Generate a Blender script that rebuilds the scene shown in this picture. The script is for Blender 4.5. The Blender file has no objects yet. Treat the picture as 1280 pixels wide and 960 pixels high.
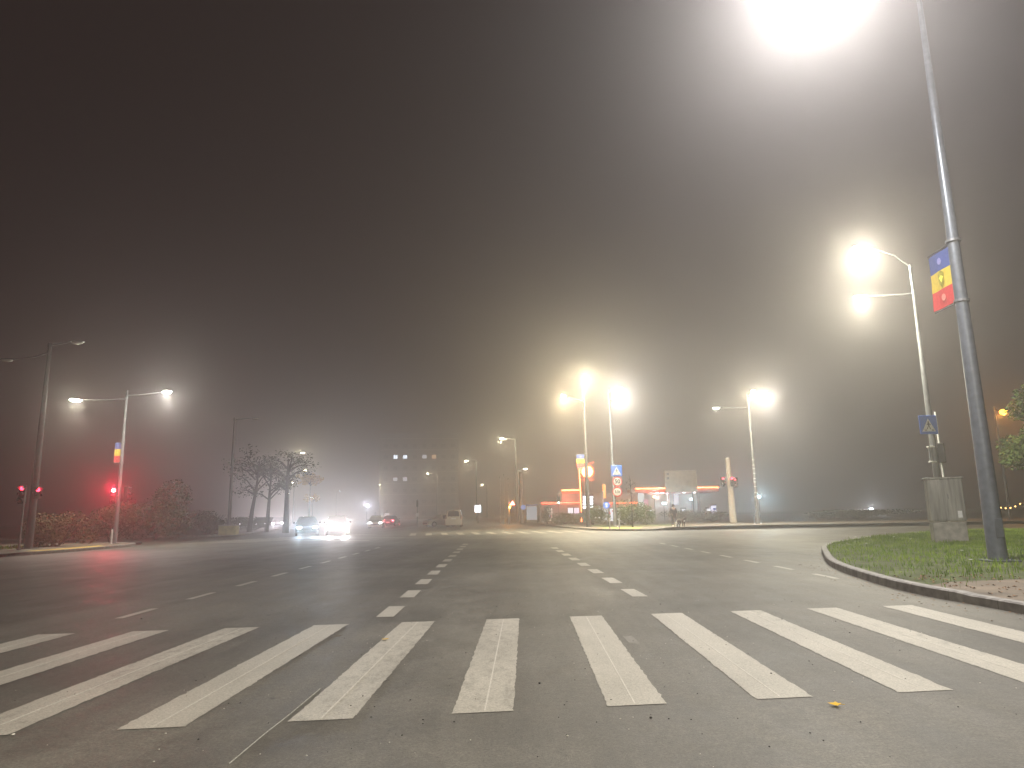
import bpy, bmesh, math, random
from mathutils import Vector, Matrix
random.seed(7)
R = math.radians
scn = bpy.context.scene
col = scn.collection

# ------------------------------------------------------------------ camera
PITCH, ROLL, YAW, FPX, CAMH = .184, -.018, -.017, 870.0, 1.4
_cy, _sy = math.cos(YAW), math.sin(YAW)
_f = Vector((_sy*math.cos(PITCH), _cy*math.cos(PITCH), math.sin(PITCH)))
_r0 = Vector((_cy, -_sy, 0)); _u0 = _r0.cross(_f)
_c, _s = math.cos(ROLL), math.sin(ROLL)
_r = _r0*_c + _u0*_s; _u = -_r0*_s + _u0*_c
cam = bpy.data.cameras.new('camera'); camo = bpy.data.objects.new('camera', cam); col.objects.link(camo)
camo.matrix_world = Matrix(((_r.x, _u.x, -_f.x, 0), (_r.y, _u.y, -_f.y, 0), (_r.z, _u.z, -_f.z, CAMH), (0, 0, 0, 1)))
cam.sensor_width = 36; cam.lens = 36*FPX/1280; cam.clip_start = .05; cam.clip_end = 2000
scn.camera = camo

# ------------------------------------------------------------------ sky (night, fog lit from below by the town)
w = bpy.data.worlds.new('World'); scn.world = w; w.use_nodes = True
bg = w.node_tree.nodes['Background']; bg.inputs[0].default_value = (1.0, .63, .60, 1); bg.inputs[1].default_value = .0185

scn.view_settings.view_transform = 'Standard'; scn.view_settings.look = 'None'
scn.view_settings.exposure = 0.0; scn.view_settings.gamma = 1.0
scn.render.engine = 'CYCLES'
cy = scn.cycles
cy.use_denoising = True; cy.max_bounces = 6; cy.diffuse_bounces = 2; cy.glossy_bounces = 2
cy.transmission_bounces = 3; cy.volume_bounces = 1; cy.transparent_max_bounces = 8
cy.use_light_tree = True; cy.sample_clamp_indirect = 3.0; cy.caustics_reflective = False; cy.caustics_refractive = False
KW = 1000.0

# ------------------------------------------------------------------ fog
FOG_DENSITY = .0058
FOG_G = .82
def make_haze():
    me = bpy.data.meshes.new('haze'); bm = bmesh.new()
    bmesh.ops.create_cube(bm, size=1.0)
    for v in bm.verts: v.co = Vector((v.co.x*1500, v.co.y*1500, (v.co.z+.5)*37 - 1.5))
    bm.to_mesh(me); bm.free()
    o = bpy.data.objects.new('haze', me); col.objects.link(o); o['kind'] = 'stuff'
    o['label'] = 'thin warm night fog filling the whole junction'
    o['category'] = 'fog'
    m = bpy.data.materials.new('haze'); m.use_nodes = True; nt = m.node_tree; nt.nodes.clear()
    out = nt.nodes.new('ShaderNodeOutputMaterial'); v = nt.nodes.new('ShaderNodeVolumePrincipled')
    v.inputs['Color'].default_value = (.94, .895, .875, 1); v.inputs['Density'].default_value = FOG_DENSITY
    v.inputs['Anisotropy'].default_value = FOG_G
    nt.links.new(v.outputs[0], out.inputs['Volume']); me.materials.append(m)
make_haze()

# ------------------------------------------------------------------ helpers
def ray(u, v):
    x = (u-640)/FPX; y = -(v-480)/FPX
    return _r*x + _u*y + _f
def at(u, v, Y):
    d = ray(u, v); q = d*(Y/d.y); return Vector((q.x, q.y, q.z+CAMH))
def gnd(u, v):
    d = ray(u, v); q = d*(-CAMH/d.z); return Vector((q.x, q.y, 0))
def atz(u, v, z):
    d = ray(u, v); q = d*((z-CAMH)/d.z); return Vector((q.x, q.y, z))

class MB:
    def __init__(s): s.v = []; s.f = []; s.m = []; s.uv = {}
    def add(s, vs, fs, mi=0):
        b = len(s.v); s.v += [tuple(a) for a in vs]
        for f in fs: s.f.append(tuple(b+i for i in f)); s.m.append(mi)
        return s
    def box(s, c, d, rz=0, mi=0, tx=0, bev=0, rx=0):
        hx, hy, hz = d[0]/2, d[1]/2, d[2]/2; k = bev
        M = Matrix.Rotation(rz, 3, 'Z') @ Matrix.Rotation(rx, 3, 'X'); vs = []
        if k <= 0:
            for z in (-hz, hz):
                t = 1-tx if z > 0 else 1
                for x, y in ((-hx, -hy), (hx, -hy), (hx, hy), (-hx, hy)): vs.append(M @ Vector((x*t, y*t, z)) + Vector(c))
            return s.add(vs, [(3, 2, 1, 0), (4, 5, 6, 7), (0, 1, 5, 4), (1, 2, 6, 5), (2, 3, 7, 6), (3, 0, 4, 7)], mi)
        for z, q in ((-hz, k), (-hz+k, 0), (hz-k, 0), (hz, k)):
            t = 1-tx*(z+hz)/(2*hz)
            ax, ay = (hx-q)*t, (hy-q)*t
            e = k*.8
            for x, y in ((-ax+e, -ay), (ax-e, -ay), (ax, -ay+e), (ax, ay-e), (ax-e, ay), (-ax+e, ay), (-ax, ay-e), (-ax, -ay+e)):
                vs.append(M @ Vector((x, y, z)) + Vector(c))
        fs = [tuple(range(7, -1, -1)), tuple(range(24, 32))]
        for r in range(3):
            for i in range(8): fs.append((r*8+i, r*8+(i+1) % 8, r*8+8+(i+1) % 8, r*8+8+i))
        return s.add(vs, fs, mi)
    def tube(s, pts, rad, n=12, mi=0, caps=True):
        pts = [Vector(p) for p in pts]
        if not isinstance(rad, (list, tuple)): rad = [rad]*len(pts)
        vs = []; fs = []; prev = None
        for i, p in enumerate(pts):
            d = (pts[min(i+1, len(pts)-1)]-pts[max(i-1, 0)]).normalized()
            a = prev if prev is not None else (Vector((1, 0, 0)) if abs(d.x) < .8 else Vector((0, 1, 0)))
            a = (a-d*a.dot(d)).normalized(); b = d.cross(a); prev = a
            for k in range(n):
                t = 2*math.pi*k/n; vs.append(p+(a*math.cos(t)+b*math.sin(t))*rad[i])
        for i in range(len(pts)-1):
            for k in range(n): fs.append((i*n+k, i*n+(k+1) % n, (i+1)*n+(k+1) % n, (i+1)*n+k))
        if caps: fs += [tuple(range(n-1, -1, -1)), tuple(range((len(pts)-1)*n, len(pts)*n))]
        return s.add(vs, fs, mi)
    def ball(s, c, r, n=12, m=8, mi=0):
        if not isinstance(r, (list, tuple)): r = (r, r, r)
        vs = []; fs = []
        for i in range(m+1):
            ph = math.pi*i/m
            for k in range(n):
                t = 2*math.pi*k/n
                vs.append((c[0]+r[0]*math.sin(ph)*math.cos(t), c[1]+r[1]*math.sin(ph)*math.sin(t), c[2]-r[2]*math.cos(ph)))
        for i in range(m):
            for k in range(n): fs.append((i*n+k, i*n+(k+1) % n, (i+1)*n+(k+1) % n, (i+1)*n+k))
        return s.add(vs, fs, mi)
    def sheet(s, poly, z, mi=0):
        return s.add([(p[0], p[1], z) for p in poly], [tuple(range(len(poly)))], mi)
    def slab(s, poly, z0, z1, mi=0):
        n = len(poly); vs = [(p[0], p[1], z0) for p in poly]+[(p[0], p[1], z1) for p in poly]
        fs = [tuple(range(n-1, -1, -1)), tuple(range(n, 2*n))]+[(i, (i+1) % n, n+(i+1) % n, n+i) for i in range(n)]
        return s.add(vs, fs, mi)
    def plate(s, poly, y0, y1, mi=0):   # outline in x,z, thickness along y
        n = len(poly); vs = [(p[0], y0, p[1]) for p in poly]+[(p[0], y1, p[1]) for p in poly]
        fs = [tuple(range(n)), tuple(range(2*n-1, n-1, -1))]+[((i+1) % n, i, n+i, n+(i+1) % n) for i in range(n)]
        return s.add(vs, fs, mi)
    def build(s, name, mats, parent=None, smooth=False, loc=None):
        me = bpy.data.meshes.new(name); me.from_pydata(s.v, [], s.f); me.validate()
        bm = bmesh.new(); bm.from_mesh(me); bmesh.ops.remove_doubles(bm, verts=bm.verts, dist=1e-6) if len(s.v) < 3000 else None
        if len(s.v) < 20000: bmesh.ops.recalc_face_normals(bm, faces=bm.faces)
        bm.to_mesh(me); bm.free()
        if not isinstance(mats, (list, tuple)): mats = [mats]
        for m in mats: me.materials.append(m)
        if len(mats) > 1 and len(me.polygons) == len(s.m):
            me.polygons.foreach_set('material_index', s.m)
        if smooth:
            me.polygons.foreach_set('use_smooth', [True]*len(me.polygons))
            try: me.set_sharp_from_angle(angle=R(40))
            except Exception: pass
        o = bpy.data.objects.new(name, me); col.objects.link(o)
        if parent is not None: o.parent = parent
        if loc is not None: o.location = loc
        return o

def tag(o, label=None, cat=None, group=None, kind=None):
    if label: o['label'] = label
    if cat: o['category'] = cat
    if group: o['group'] = group
    if kind: o['kind'] = kind
    return o
def thing(name, label, cat, loc=(0, 0, 0), rz=0, group=None):
    o = bpy.data.objects.new(name, None); col.objects.link(o); o.location = loc; o.rotation_euler = (0, 0, rz)
    o.empty_display_size = .2
    return tag(o, label, cat, group)
def struct(name, mb, mat, label=None):
    o = mb.build(name, mat); o['kind'] = 'structure'
    if label: o['label'] = label
    return o
def light(kind, parent, loc, power, color, radius=.15, size=None, blend=.5, direction=None, name='bulb'):
    l = bpy.data.lights.new(name, kind); l.energy = power; l.color = color
    l.shadow_soft_size = radius
    if kind == 'SPOT':
        l.spot_size = R(size or 160); l.spot_blend = blend
    o = bpy.data.objects.new(name, l); col.objects.link(o); o.parent = parent; o.location = loc
    if direction is not None: o.rotation_euler = Vector(direction).to_track_quat('-Z', 'Y').to_euler()
    return o

# ------------------------------------------------------------------ materials
def mat(name, c, rough=.6, metal=0.0, nscale=0, namt=0.0, bump=0.0, spec=.5, detail=6, c2=None, coat=0, stretch=None):
    m = bpy.data.materials.new(name); m.use_nodes = True; nt = m.node_tree; b = nt.nodes['Principled BSDF']
    b.inputs['Base Color'].default_value = (*c, 1); b.inputs['Roughness'].default_value = rough
    b.inputs['Metallic'].default_value = metal; b.inputs['Specular IOR Level'].default_value = spec
    if coat: b.inputs['Coat Weight'].default_value = coat
    if nscale:
        tc = nt.nodes.new('ShaderNodeTexCoord'); n = nt.nodes.new('ShaderNodeTexNoise')
        n.inputs['Scale'].default_value = nscale; n.inputs['Detail'].default_value = detail
        if stretch:
            mp = nt.nodes.new('ShaderNodeMapping'); mp.inputs['Scale'].default_value = stretch
            nt.links.new(tc.outputs['Object'], mp.inputs[0]); nt.links.new(mp.outputs[0], n.inputs['Vector'])
        else: nt.links.new(tc.outputs['Object'], n.inputs['Vector'])
        r = nt.nodes.new('ShaderNodeValToRGB'); r.color_ramp.elements[0].position = .35; r.color_ramp.elements[1].position = .68
        a = c; d = c2 if c2 else tuple(min(1, x*(1+namt)) for x in c)
        a = a if c2 else tuple(x*(1-namt) for x in c)
        r.color_ramp.elements[0].color = (*a, 1); r.color_ramp.elements[1].color = (*d, 1)
        nt.links.new(n.outputs['Fac'], r.inputs[0]); nt.links.new(r.outputs[0], b.inputs['Base Color'])
        if bump:
            bp = nt.nodes.new('ShaderNodeBump'); bp.inputs['Strength'].default_value = bump; bp.inputs['Distance'].default_value = .02
            nt.links.new(n.outputs['Fac'], bp.inputs['Height']); nt.links.new(bp.outputs[0], b.inputs['Normal'])
    return m
def emis(name, c, s, base=(.5, .5, .5)):
    m = bpy.data.materials.new(name); m.use_nodes = True; b = m.node_tree.nodes['Principled BSDF']
    b.inputs['Base Color'].default_value = (*base, 1)
    b.inputs['Emission Color'].default_value = (*c, 1); b.inputs['Emission Strength'].default_value = s
    return m

def asphalt_mat(paint=False):
    m = bpy.data.materials.new('road_paint' if paint else 'asphalt'); m.use_nodes = True; nt = m.node_tree; b = nt.nodes['Principled BSDF']
    N = nt.nodes.new; L = nt.links.new
    tc = N('ShaderNodeTexCoord')
    def noise(sc, det=4, rough=.6, stretch=None, off=0):
        n = N('ShaderNodeTexNoise'); n.inputs['Scale'].default_value = sc; n.inputs['Detail'].default_value = det; n.inputs['Roughness'].default_value = rough
        mp = N('ShaderNodeMapping'); mp.inputs['Scale'].default_value = stretch or (1, 1, 1); mp.inputs['Location'].default_value = (off, off*.7, 0)
        L(tc.outputs['Object'], mp.inputs[0]); L(mp.outputs[0], n.inputs['Vector']); return n.outputs['Fac']
    def ramp(src, p0, c0, p1, c1):
        r = N('ShaderNodeValToRGB'); e = r.color_ramp.elements; e[0].position = p0; e[1].position = p1
        e[0].color = (*([c0]*3 if isinstance(c0, (int, float)) else c0), 1); e[1].color = (*([c1]*3 if isinstance(c1, (int, float)) else c1), 1)
        L(src, r.inputs[0]); return r.outputs[0]
    def mix(fac, a, c, mode='MIX'):
        x = N('ShaderNodeMix'); x.data_type = 'RGBA'; x.blend_type = mode
        if isinstance(fac, (int, float)): x.inputs[0].default_value = fac
        else: L(fac, x.inputs[0])
        for s_, k in ((a, 6), (c, 7)):
            if isinstance(s_, tuple): x.inputs[k].default_value = (*s_, 1)
            else: L(s_, x.inputs[k])
        return x.outputs[2]
    grain = noise(55, 5, .7); fine = noise(170, 3, .7); big = noise(.22, 5, .6); tracks = noise(.9, 4, .6, (1, .06, 1)); mid = noise(2.2, 6, .65, (1, .5, 1), 3)
    spots = noise(5.5, 3, .5, None, 11)
    base = ramp(grain, .3, (.068, .063, .052), .72, (.20, .186, .155))
    base = mix(.75, base, ramp(big, .38, .62, .66, 1.28), 'MULTIPLY')
    base = mix(.7, base, ramp(tracks, .38, .66, .64, 1.22), 'MULTIPLY')
    base = mix(ramp(noise(.75, 6, .7, (1, .55, 1), 31), .62, 0., .74, .55), base, (.045, .041, .036))
    base = mix(.75, base, ramp(mid, .36, .66, .68, 1.2), 'MULTIPLY')
    base = mix(.6, base, ramp(noise(14, 6, .75, None, 21), .36, .6, .68, 1.3), 'MULTIPLY')
    base = mix(ramp(spots, .71, 0., .76, .75), base, (.03, .028, .026))
    base = mix(ramp(fine, .73, 0., .8, .5), base, (.34, .32, .28))
    hgt = N('ShaderNodeMath'); hgt.operation = 'ADD'; L(grain, hgt.inputs[0]); L(fine, hgt.inputs[1])
    bp = N('ShaderNodeBump'); bp.inputs['Strength'].default_value = .4; bp.inputs['Distance'].default_value = .012
    L(hgt.outputs[0], bp.inputs['Height']); L(bp.outputs[0], b.inputs['Normal'])
    if paint:
        pw = noise(9, 8, .72, (1, .45, 1), 5); pf = noise(120, 4, .75, None, 2); dirt = noise(1.3, 5, .6, (1, .4, 1), 9)
        pc = mix(.7, (.47, .44, .375), ramp(dirt, .3, .72, .7, 1.1), 'MULTIPLY')
        pc = mix(.9, pc, ramp(grain, .32, .6, .7, 1.15), 'MULTIPLY')
        lw = noise(.55, 2, .5, (1, .25, 1), 14); pwx = N('ShaderNodeMath'); pwx.operation = 'ADD'; L(pw, pwx.inputs[0]); lm_ = N('ShaderNodeMath'); lm_.operation = 'MULTIPLY_ADD'; lm_.inputs[1].default_value = .7; lm_.inputs[2].default_value = -.35; L(lw, lm_.inputs[0]); L(lm_.outputs[0], pwx.inputs[1]); wear = ramp(pwx.outputs[0], .56, 0., .78, .55); specks = ramp(pf, .56, 0., .62, .7)
        c = mix(wear, pc, base); c = mix(specks, c, mix(.5, base, (.2, .19, .17)))
        L(c, b.inputs['Base Color']); b.inputs['Roughness'].default_value = .55
    else:
        L(base, b.inputs['Base Color'])
        L(ramp(mid, .3, .46, .7, .66), b.inputs['Roughness'])
    b.inputs['Specular IOR Level'].default_value = .5
    return m
ASPH = asphalt_mat(); PAINT = asphalt_mat(True)
def kerb_mat():
    m = mat('kerb_concrete', (.27, .255, .235), .85, 0, 6, .28, .5)
    nt = m.node_tree; b = nt.nodes['Principled BSDF']; N = nt.nodes.new
    uv = N('ShaderNodeUVMap'); uv.uv_map = 'UVMap'; sp = N('ShaderNodeSeparateXYZ'); nt.links.new(uv.outputs[0], sp.inputs[0])
    fr = N('ShaderNodeMath'); fr.operation = 'FRACT'; nt.links.new(sp.outputs[0], fr.inputs[0])
    lt = N('ShaderNodeMath'); lt.operation = 'LESS_THAN'; lt.inputs[1].default_value = .012; nt.links.new(fr.outputs[0], lt.inputs[0])
    old = b.inputs['Base Color'].links[0].from_socket
    mx = N('ShaderNodeMix'); mx.data_type = 'RGBA'; nt.links.new(lt.outputs[0], mx.inputs[0]); nt.links.new(old, mx.inputs[6])
    mx.inputs[7].default_value = (.15, .14, .125, 1); nt.links.new(mx.outputs[2], b.inputs['Base Color'])
    return m
KERB = kerb_mat()
def paving_mat():
    m = bpy.data.materials.new('paving'); m.use_nodes = True; nt = m.node_tree; b = nt.nodes['Principled BSDF']; N = nt.nodes.new; L = nt.links.new
    tc = N('ShaderNodeTexCoord'); br = N('ShaderNodeTexBrick'); br.inputs['Scale'].default_value = 2.2
    br.inputs['Color1'].default_value = (.19, .155, .115, 1); br.inputs['Color2'].default_value = (.165, .135, .105, 1); br.inputs['Mortar'].default_value = (.12, .1, .08, 1)
    br.inputs['Mortar Size'].default_value = .012
    L(tc.outputs['Object'], br.inputs['Vector']); n = N('ShaderNodeTexNoise'); n.inputs['Scale'].default_value = 1.1; n.inputs['Detail'].default_value = 8
    L(tc.outputs['Object'], n.inputs['Vector']); r = N('ShaderNodeValToRGB'); r.color_ramp.elements[0].color = (.6, .6, .6, 1); r.color_ramp.elements[1].color = (1.2, 1.15, 1.1, 1)
    r.color_ramp.elements[0].position = .35; r.color_ramp.elements[1].position = .7
    L(n.outputs['Fac'], r.inputs[0]); mx = N('ShaderNodeMix'); mx.data_type = 'RGBA'; mx.blend_type = 'MULTIPLY'; mx.inputs[0].default_value = 1
    L(br.outputs[0], mx.inputs[6]); L(r.outputs[0], mx.inputs[7]); L(mx.outputs[2], b.inputs['Base Color']); b.inputs['Roughness'].default_value = .8
    return m
PAV = paving_mat()
SOIL = mat('soil', (.035, .04, .02), .95, 0, 3, .4, .4)
TURF = mat('turf', (.07, .085, .03), .95, 0, 2.5, .4, .4)
LEAFLIT = mat('leaf_litter', (.22, .13, .07), .8, 0, 8, .5)
YELLOWP = mat('tactile_yellow', (.62, .42, .04), .7, 0, 12, .2)
GALV = mat('galvanised_steel', (.20, .205, .21), .5, .5, 5, .16)
DKPOLE = mat('grey_painted_steel', (.13, .145, .165), .38, .35, 7, .15)
BLKPOLE = mat('dark_painted_steel', (.07, .065, .065), .5, .3, 7, .2)
CONC = mat('concrete', (.36, .34, .30), .85, 0, 4, .25, .4)
CONCW = mat('pale_concrete', (.42, .36, .28), .85, 0, 4, .15, .3)
CABM = mat('cabinet_grey', (.30, .29, .265), .75, .0, 4, .38, .15, stretch=(1.6, 1.6, .16))
BLACK = mat('black_plastic', (.02, .02, .022), .45)
HOUS = mat('lamp_housing', (.2, .21, .22), .4, .5, 9, .1)
LENSOFF = mat('unlit_lens', (.55, .52, .5), .2)
WHITE = mat('white_paint', (.75, .74, .72), .5, 0, 6, .06)
BLUE = mat('sign_blue', (.04, .16, .68), .4, 0, 20, .08)
SRED = mat('sign_red', (.6, .03, .04), .4, 0, 20, .08)
SWHITE = mat('sign_white', (.8, .8, .8), .4, 0, 20, .04)
FBLUE = mat('flag_blue', (.05, .08, .26), .7, 0, 14, .1)
FYEL = mat('flag_yellow', (.62, .46, .05), .7, 0, 14, .08)
FRED = mat('flag_red', (.55, .05, .05), .7, 0, 14, .08)
BARK = mat('bark', (.035, .028, .022), .95, 0, 14, .4, .8)
GLASS = mat('dark_glass', (.02, .025, .03), .08)
RUBBER = mat('rubber', (.02, .02, .02), .85, 0, 20, .2)
RIM = mat('alloy', (.4, .4, .42), .3, .8, 6, .1)
def leafm(name, a, b_):
    m = mat(name, a, .7, 0, 1.5, 0, c2=b_); nt = m.node_tree
    m.node_tree.nodes['Principled BSDF'].inputs['Specular IOR Level'].default_value = .2
    return m
LEAFD = leafm('dark_leaves', (.03, .04, .015), (.075, .085, .03))
LEAFG = leafm('green_leaves', (.05, .09, .02), (.12, .15, .03))
LEAFY = leafm('yellow_leaves', (.55, .33, .02), (.75, .5, .05))
LEAFB = leafm('brown_leaves', (.10, .07, .03), (.17, .13, .05))
GRASS = leafm('grass_blades', (.10, .19, .018), (.30, .40, .06))

# ------------------------------------------------------------------ the ground
g = MB().sheet([(-740, -740), (740, -740), (740, 740), (-740, 740)], -.012); struct('ground', g, SOIL)
rd = MB().sheet([(-150, -40), (150, -40), (150, 70), (20, 90), (-6, 330), (-110, 330), (-40, 90), (-150, 90)], 0); struct('road', rd, ASPH)

def offs(line, d):
    out = []
    for i, p in enumerate(line):
        a = Vector(line[max(i-1, 0)][:2]); b = Vector(line[min(i+1, len(line)-1)][:2]); t = (b-a).normalized(); n = Vector((t.y, -t.x))
        out.append((p[0]+n.x*d, p[1]+n.y*d))
    return out
def smooth_line(pts, k=6):
    out = []
    P = [pts[0]]+pts+[pts[-1]]
    for i in range(1, len(P)-2):
        for j in range(k):
            t = j/k; q = []
            for c_ in range(2):
                p0, p1, p2, p3 = P[i-1][c_], P[i][c_], P[i+1][c_], P[i+2][c_]
                q.append(.5*(2*p1+(p2-p0)*t+(2*p0-5*p1+4*p2-p3)*t*t+(3*p1-p0-3*p2+p3)*t**3))
            out.append(tuple(q))
    out.append(pts[-1]); return out
def kerb(line, h, side, hfun=None):      # side +1: block lies to the right of the walking direction
    wdt = .16; outer = line; bev = offs(line, side*.02); inner = offs(line, side*wdt)
    vs = []; fs = []; uvs = []; s_ = 0
    for i in range(len(line)):
        if i: s_ += (Vector(line[i])-Vector(line[i-1])).length
        hh = hfun(line[i]) if hfun else h
        for p, z in ((outer[i], -.01), (outer[i], hh-.02), (bev[i], hh), (inner[i], hh), (inner[i], -.01)): vs.append((p[0], p[1], z)); uvs.append(s_)
    for i in range(len(line)-1):
        for k in range(4): fs.append((i*5+k, i*5+k+1, i*5+5+k+1, i*5+5+k))
    me = bpy.data.meshes.new('kerb'); me.from_pydata(vs, [], fs); me.materials.append(KERB)
    ul = me.uv_layers.new(name='UVMap')
    for lp in me.loops: ul.data[lp.index].uv = (uvs[lp.vertex_index], 0)
    bm = bmesh.new(); bm.from_mesh(me); bmesh.ops.recalc_face_normals(bm, faces=bm.faces); bm.to_mesh(me); bm.free()
    o = bpy.data.objects.new('kerb', me); col.objects.link(o); o['kind'] = 'structure'
    return inner
# south-east corner: the grass island beside the camera
se = smooth_line([(6.62, -40), (6.6, 0), (6.42, 9.3), (6.3, 11.5), (6.5, 13.7), (7.25, 17.2), (8.5, 20.7), (10.3, 25), (12.8, 28.8), (16, 32.4), (20, 35.6), (27, 38), (40, 39), (150, 40)])
def se_h(p):
    return .155 if p[1] > 10.8 else .135
inn = kerb(se, .15, 1, se_h)
def area(name, poly, z, m):
    bm = bmesh.new(); vs = [bm.verts.new((p[0], p[1], z)) for p in poly]; f = bm.faces.new(vs)
    bmesh.ops.triangulate(bm, faces=[f], ngon_method='EAR_CLIP')
    for ff in bm.faces:
        ff.normal_update()
        if ff.normal.z < 0: ff.normal_flip()
    me = bpy.data.meshes.new(name); bm.to_mesh(me); bm.free(); me.materials.append(m)
    o = bpy.data.objects.new(name, me); col.objects.link(o); o['kind'] = 'structure'; return o
near = [p for p in inn if p[1] <= 11.6]; far = [p for p in inn if p[1] > 11.6]
area('pavement', near+[far[0], (7.2, 12.4), (9, 12.75), (14, 12.9), (150, 13), (150, -40)], .128, PAV)
area('verge', [far[0]]+far[1:]+[(150, 13), (14, 12.9), (9, 12.75), (7.2, 12.4)], .131, TURF)
# north-east corner
ne = smooth_line([(-30, 300), (-14, 200), (-6, 150), (0, 108), (2.3, 80), (3.6, 66), (4.6, 58.6), (5.6, 54.6), (7.3, 52), (9.0, 51.4), (10.2, 53.6), (11.6, 56.6), (16, 58.4), (24, 58.6), (32, 57.6), (50, 57), (150, 57)])
inn = kerb(ne, .14, -1)
area('pavement', inn+[(150, 70), (40, 71), (22, 73), (8, 74), (4.2, 80), (2, 108), (-4, 150), (-12, 200), (-28, 300)], .125, PAV)
area('verge', [(150, 70), (40, 71), (22, 73), (8, 74), (4.2, 80), (2, 108), (-4, 150), (-12, 200), (-28, 300), (150, 300)], .12, TURF)
MB().sheet([(5.6, 57.6), (6.6, 54.9), (8.3, 53.6), (9.2, 56.4), (8.4, 58.2)], .131).build('tactile_paving', YELLOWP)['kind'] = 'structure'
# the planted islet by the signs
MB().sheet([(6.4, 60.5), (10.5, 60), (14, 62), (13.4, 70), (6.0, 71)], .132).build('verge', TURF)['kind'] = 'structure'
# south-west corner
sw = smooth_line([(-23.6, -40), (-23.4, 10), (-22.3, 27), (-21.4, 31), (-21.3, 35), (-21.7, 38.4), (-22.6, 40.6), (-25, 41.8), (-35, 42.4), (-150, 43)])
inn = kerb(sw, .14, -1)
area('pavement', inn+[(-150, 38), (-33, 38.5), (-26.2, 38), (-25.4, 33), (-25.4, 26), (-27, 10), (-27, -40)], .125, PAV)
area('verge', [(-150, 38), (-33, 38.5), (-26.2, 38), (-25.4, 33), (-25.4, 26), (-27, 10), (-27, -40), (-150, -40)], .12, TURF)
MB().sheet([(-21.6, 31.2), (-21.5, 36.2), (-22.5, 37.0), (-22.6, 31.6)], .131).build('tactile_paving', YELLOWP)['kind'] = 'structure'
# north-west corner
nw = smooth_line([(-150, 56), (-40, 56.4), (-27, 57), (-25, 59), (-25.6, 66), (-28.5, 80), (-34, 115), (-50, 200), (-70, 300)])
inn = kerb(nw, .14, -1)
area('pavement', inn+[(-73, 300), (-53, 200), (-37, 115), (-31.5, 80), (-28.6, 66), (-28.3, 60), (-40, 59.5), (-150, 59)], .125, PAV)
area('verge', [(-73, 300), (-53, 200), (-37, 115), (-31.5, 80), (-28.6, 66), (-28.3, 60), (-40, 59.5), (-150, 59), (-150, 300)], .12, TURF)
# narrow median beyond the junction
med = smooth_line([(-14.3, 74), (-13.9, 72.6), (-13.4, 74), (-14.6, 95), (-19, 130), (-36, 230)])
area('median', med+[(-38, 230), (-20.4, 130), (-15.8, 95)], .12, PAV)

# ------------------------------------------------------------------ road markings
z = MB(); ridge = MB()
P_, W_, X0, YN, YF = 1.127, .44, -.564, 5.373, 9.867
def wob(a): return a+random.gauss(0, .0045)
for k in range(-12, 11):
    x = X0+P_*(k-5)
    a = (x, YN+.124*x); b = (x+W_, YN+.124*(x+W_)); c = (x+W_, YF+.123*(x+W_)); d = (x, YF+.123*x)
    L_ = []; n = 70
    for i in range(n+1): L_.append((wob(a[0]+(d[0]-a[0])*i/n), a[1]+(d[1]-a[1])*i/n))
    for i in range(n, -1, -1): L_.append((wob(b[0]+(c[0]-b[0])*i/n), b[1]+(c[1]-b[1])*i/n))
    z.sheet(L_, .004)
    xr = x+W_*.48+random.uniform(-.02, .05); 
    ridge.box((xr, (YN+YF)/2+.124*xr, .0048), (.011, YF-YN-.06, .0014), rz=random.uniform(-.004, .004))
struct('zebra_crossing', z, PAINT)
struct('paint_ridges', ridge, mat('bright_paint', (.50, .475, .42), .6, 0, 30, .15))
d_ = MB()
def dash(x, y, L_, wd, sl):
    h = L_/2
    d_.sheet([(wob(x-wd/2-sl*-h), y-h), (wob(x+wd/2-sl*-h), y-h), (wob(x+wd/2-sl*h), y+h), (wob(x-wd/2-sl*h), y+h)], .004)
for i in range(11): y = 10.76+2.31*i; dash(-2.05-.0385*(y-11), y, 1.14, .25, .0385)
for i in range(8): y = 12.68+2.31*i; dash(1.84-.045*(y-12.7), y, 1.16, .25, .045)
for i in range(10): y = 10.99+2.3*i; dash(-5.98-.033*(y-11), y, 1.08, .12, .033)
for i in range(8): y = 15.12+2.28*i; dash(6.2-.02*(y-15), y, 1.1, .12, .02)
for i in range(10): y = 60+4.5*i; dash(-2-.12*(y-60), y, 1.8, .14, .12); dash(-19-.2*(y-60), y, 1.8, .14, .2)
struct('lane_markings', d_, PAINT)
z = MB()
for i in range(12):
    x = -8.6+1.17*i; z.sheet([(x-.5, 55.8), (x-.05, 55.8), (x+.75, 50), (x+.3, 50)], .004)
for i in range(13):
    y = 41.6+1.12*i; x = -20.6+.35*i; z.sheet([(x, y), (x+4.6, y+.3), (x+4.6, y+.78), (x, y+.48)], .004)
for i in range(5):
    x = 22+4.0*i; z.sheet([(x, 40.5), (x+.15, 40.5), (x+.15, 41.2), (x, 41.2)], .004)
z.sheet([(8, 48.5), (26, 47.2), (26, 47.35), (8, 48.65)], .004); z.sheet([(24, 51.5), (60, 51.2), (60, 51.35), (24, 51.65)], .004)
z.sheet([(-14.6, 43), (-9.2, 41.2), (-9.2, 41.7), (-14.6, 43.5)], .004); z.sheet([(-13, 46.5), (-8, 46.2), (-8, 46.55), (-13, 46.85)], .004)
struct('far_crossings', z, PAINT)
a, b = gnd(778, 795), gnd(792, 805)
struct('faded_patch', MB().sheet([(a.x, a.y), (a.x+.11, a.y-.02), (b.x+.07, b.y), (b.x-.04, b.y+.03)], .003), mat('faded_paint', (.19, .178, .155), .7, 0, 25, .2))
cr = MB(); pts = [gnd(286, 955), gnd(330, 918), gnd(362, 893), gnd(400, 861)]
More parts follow.
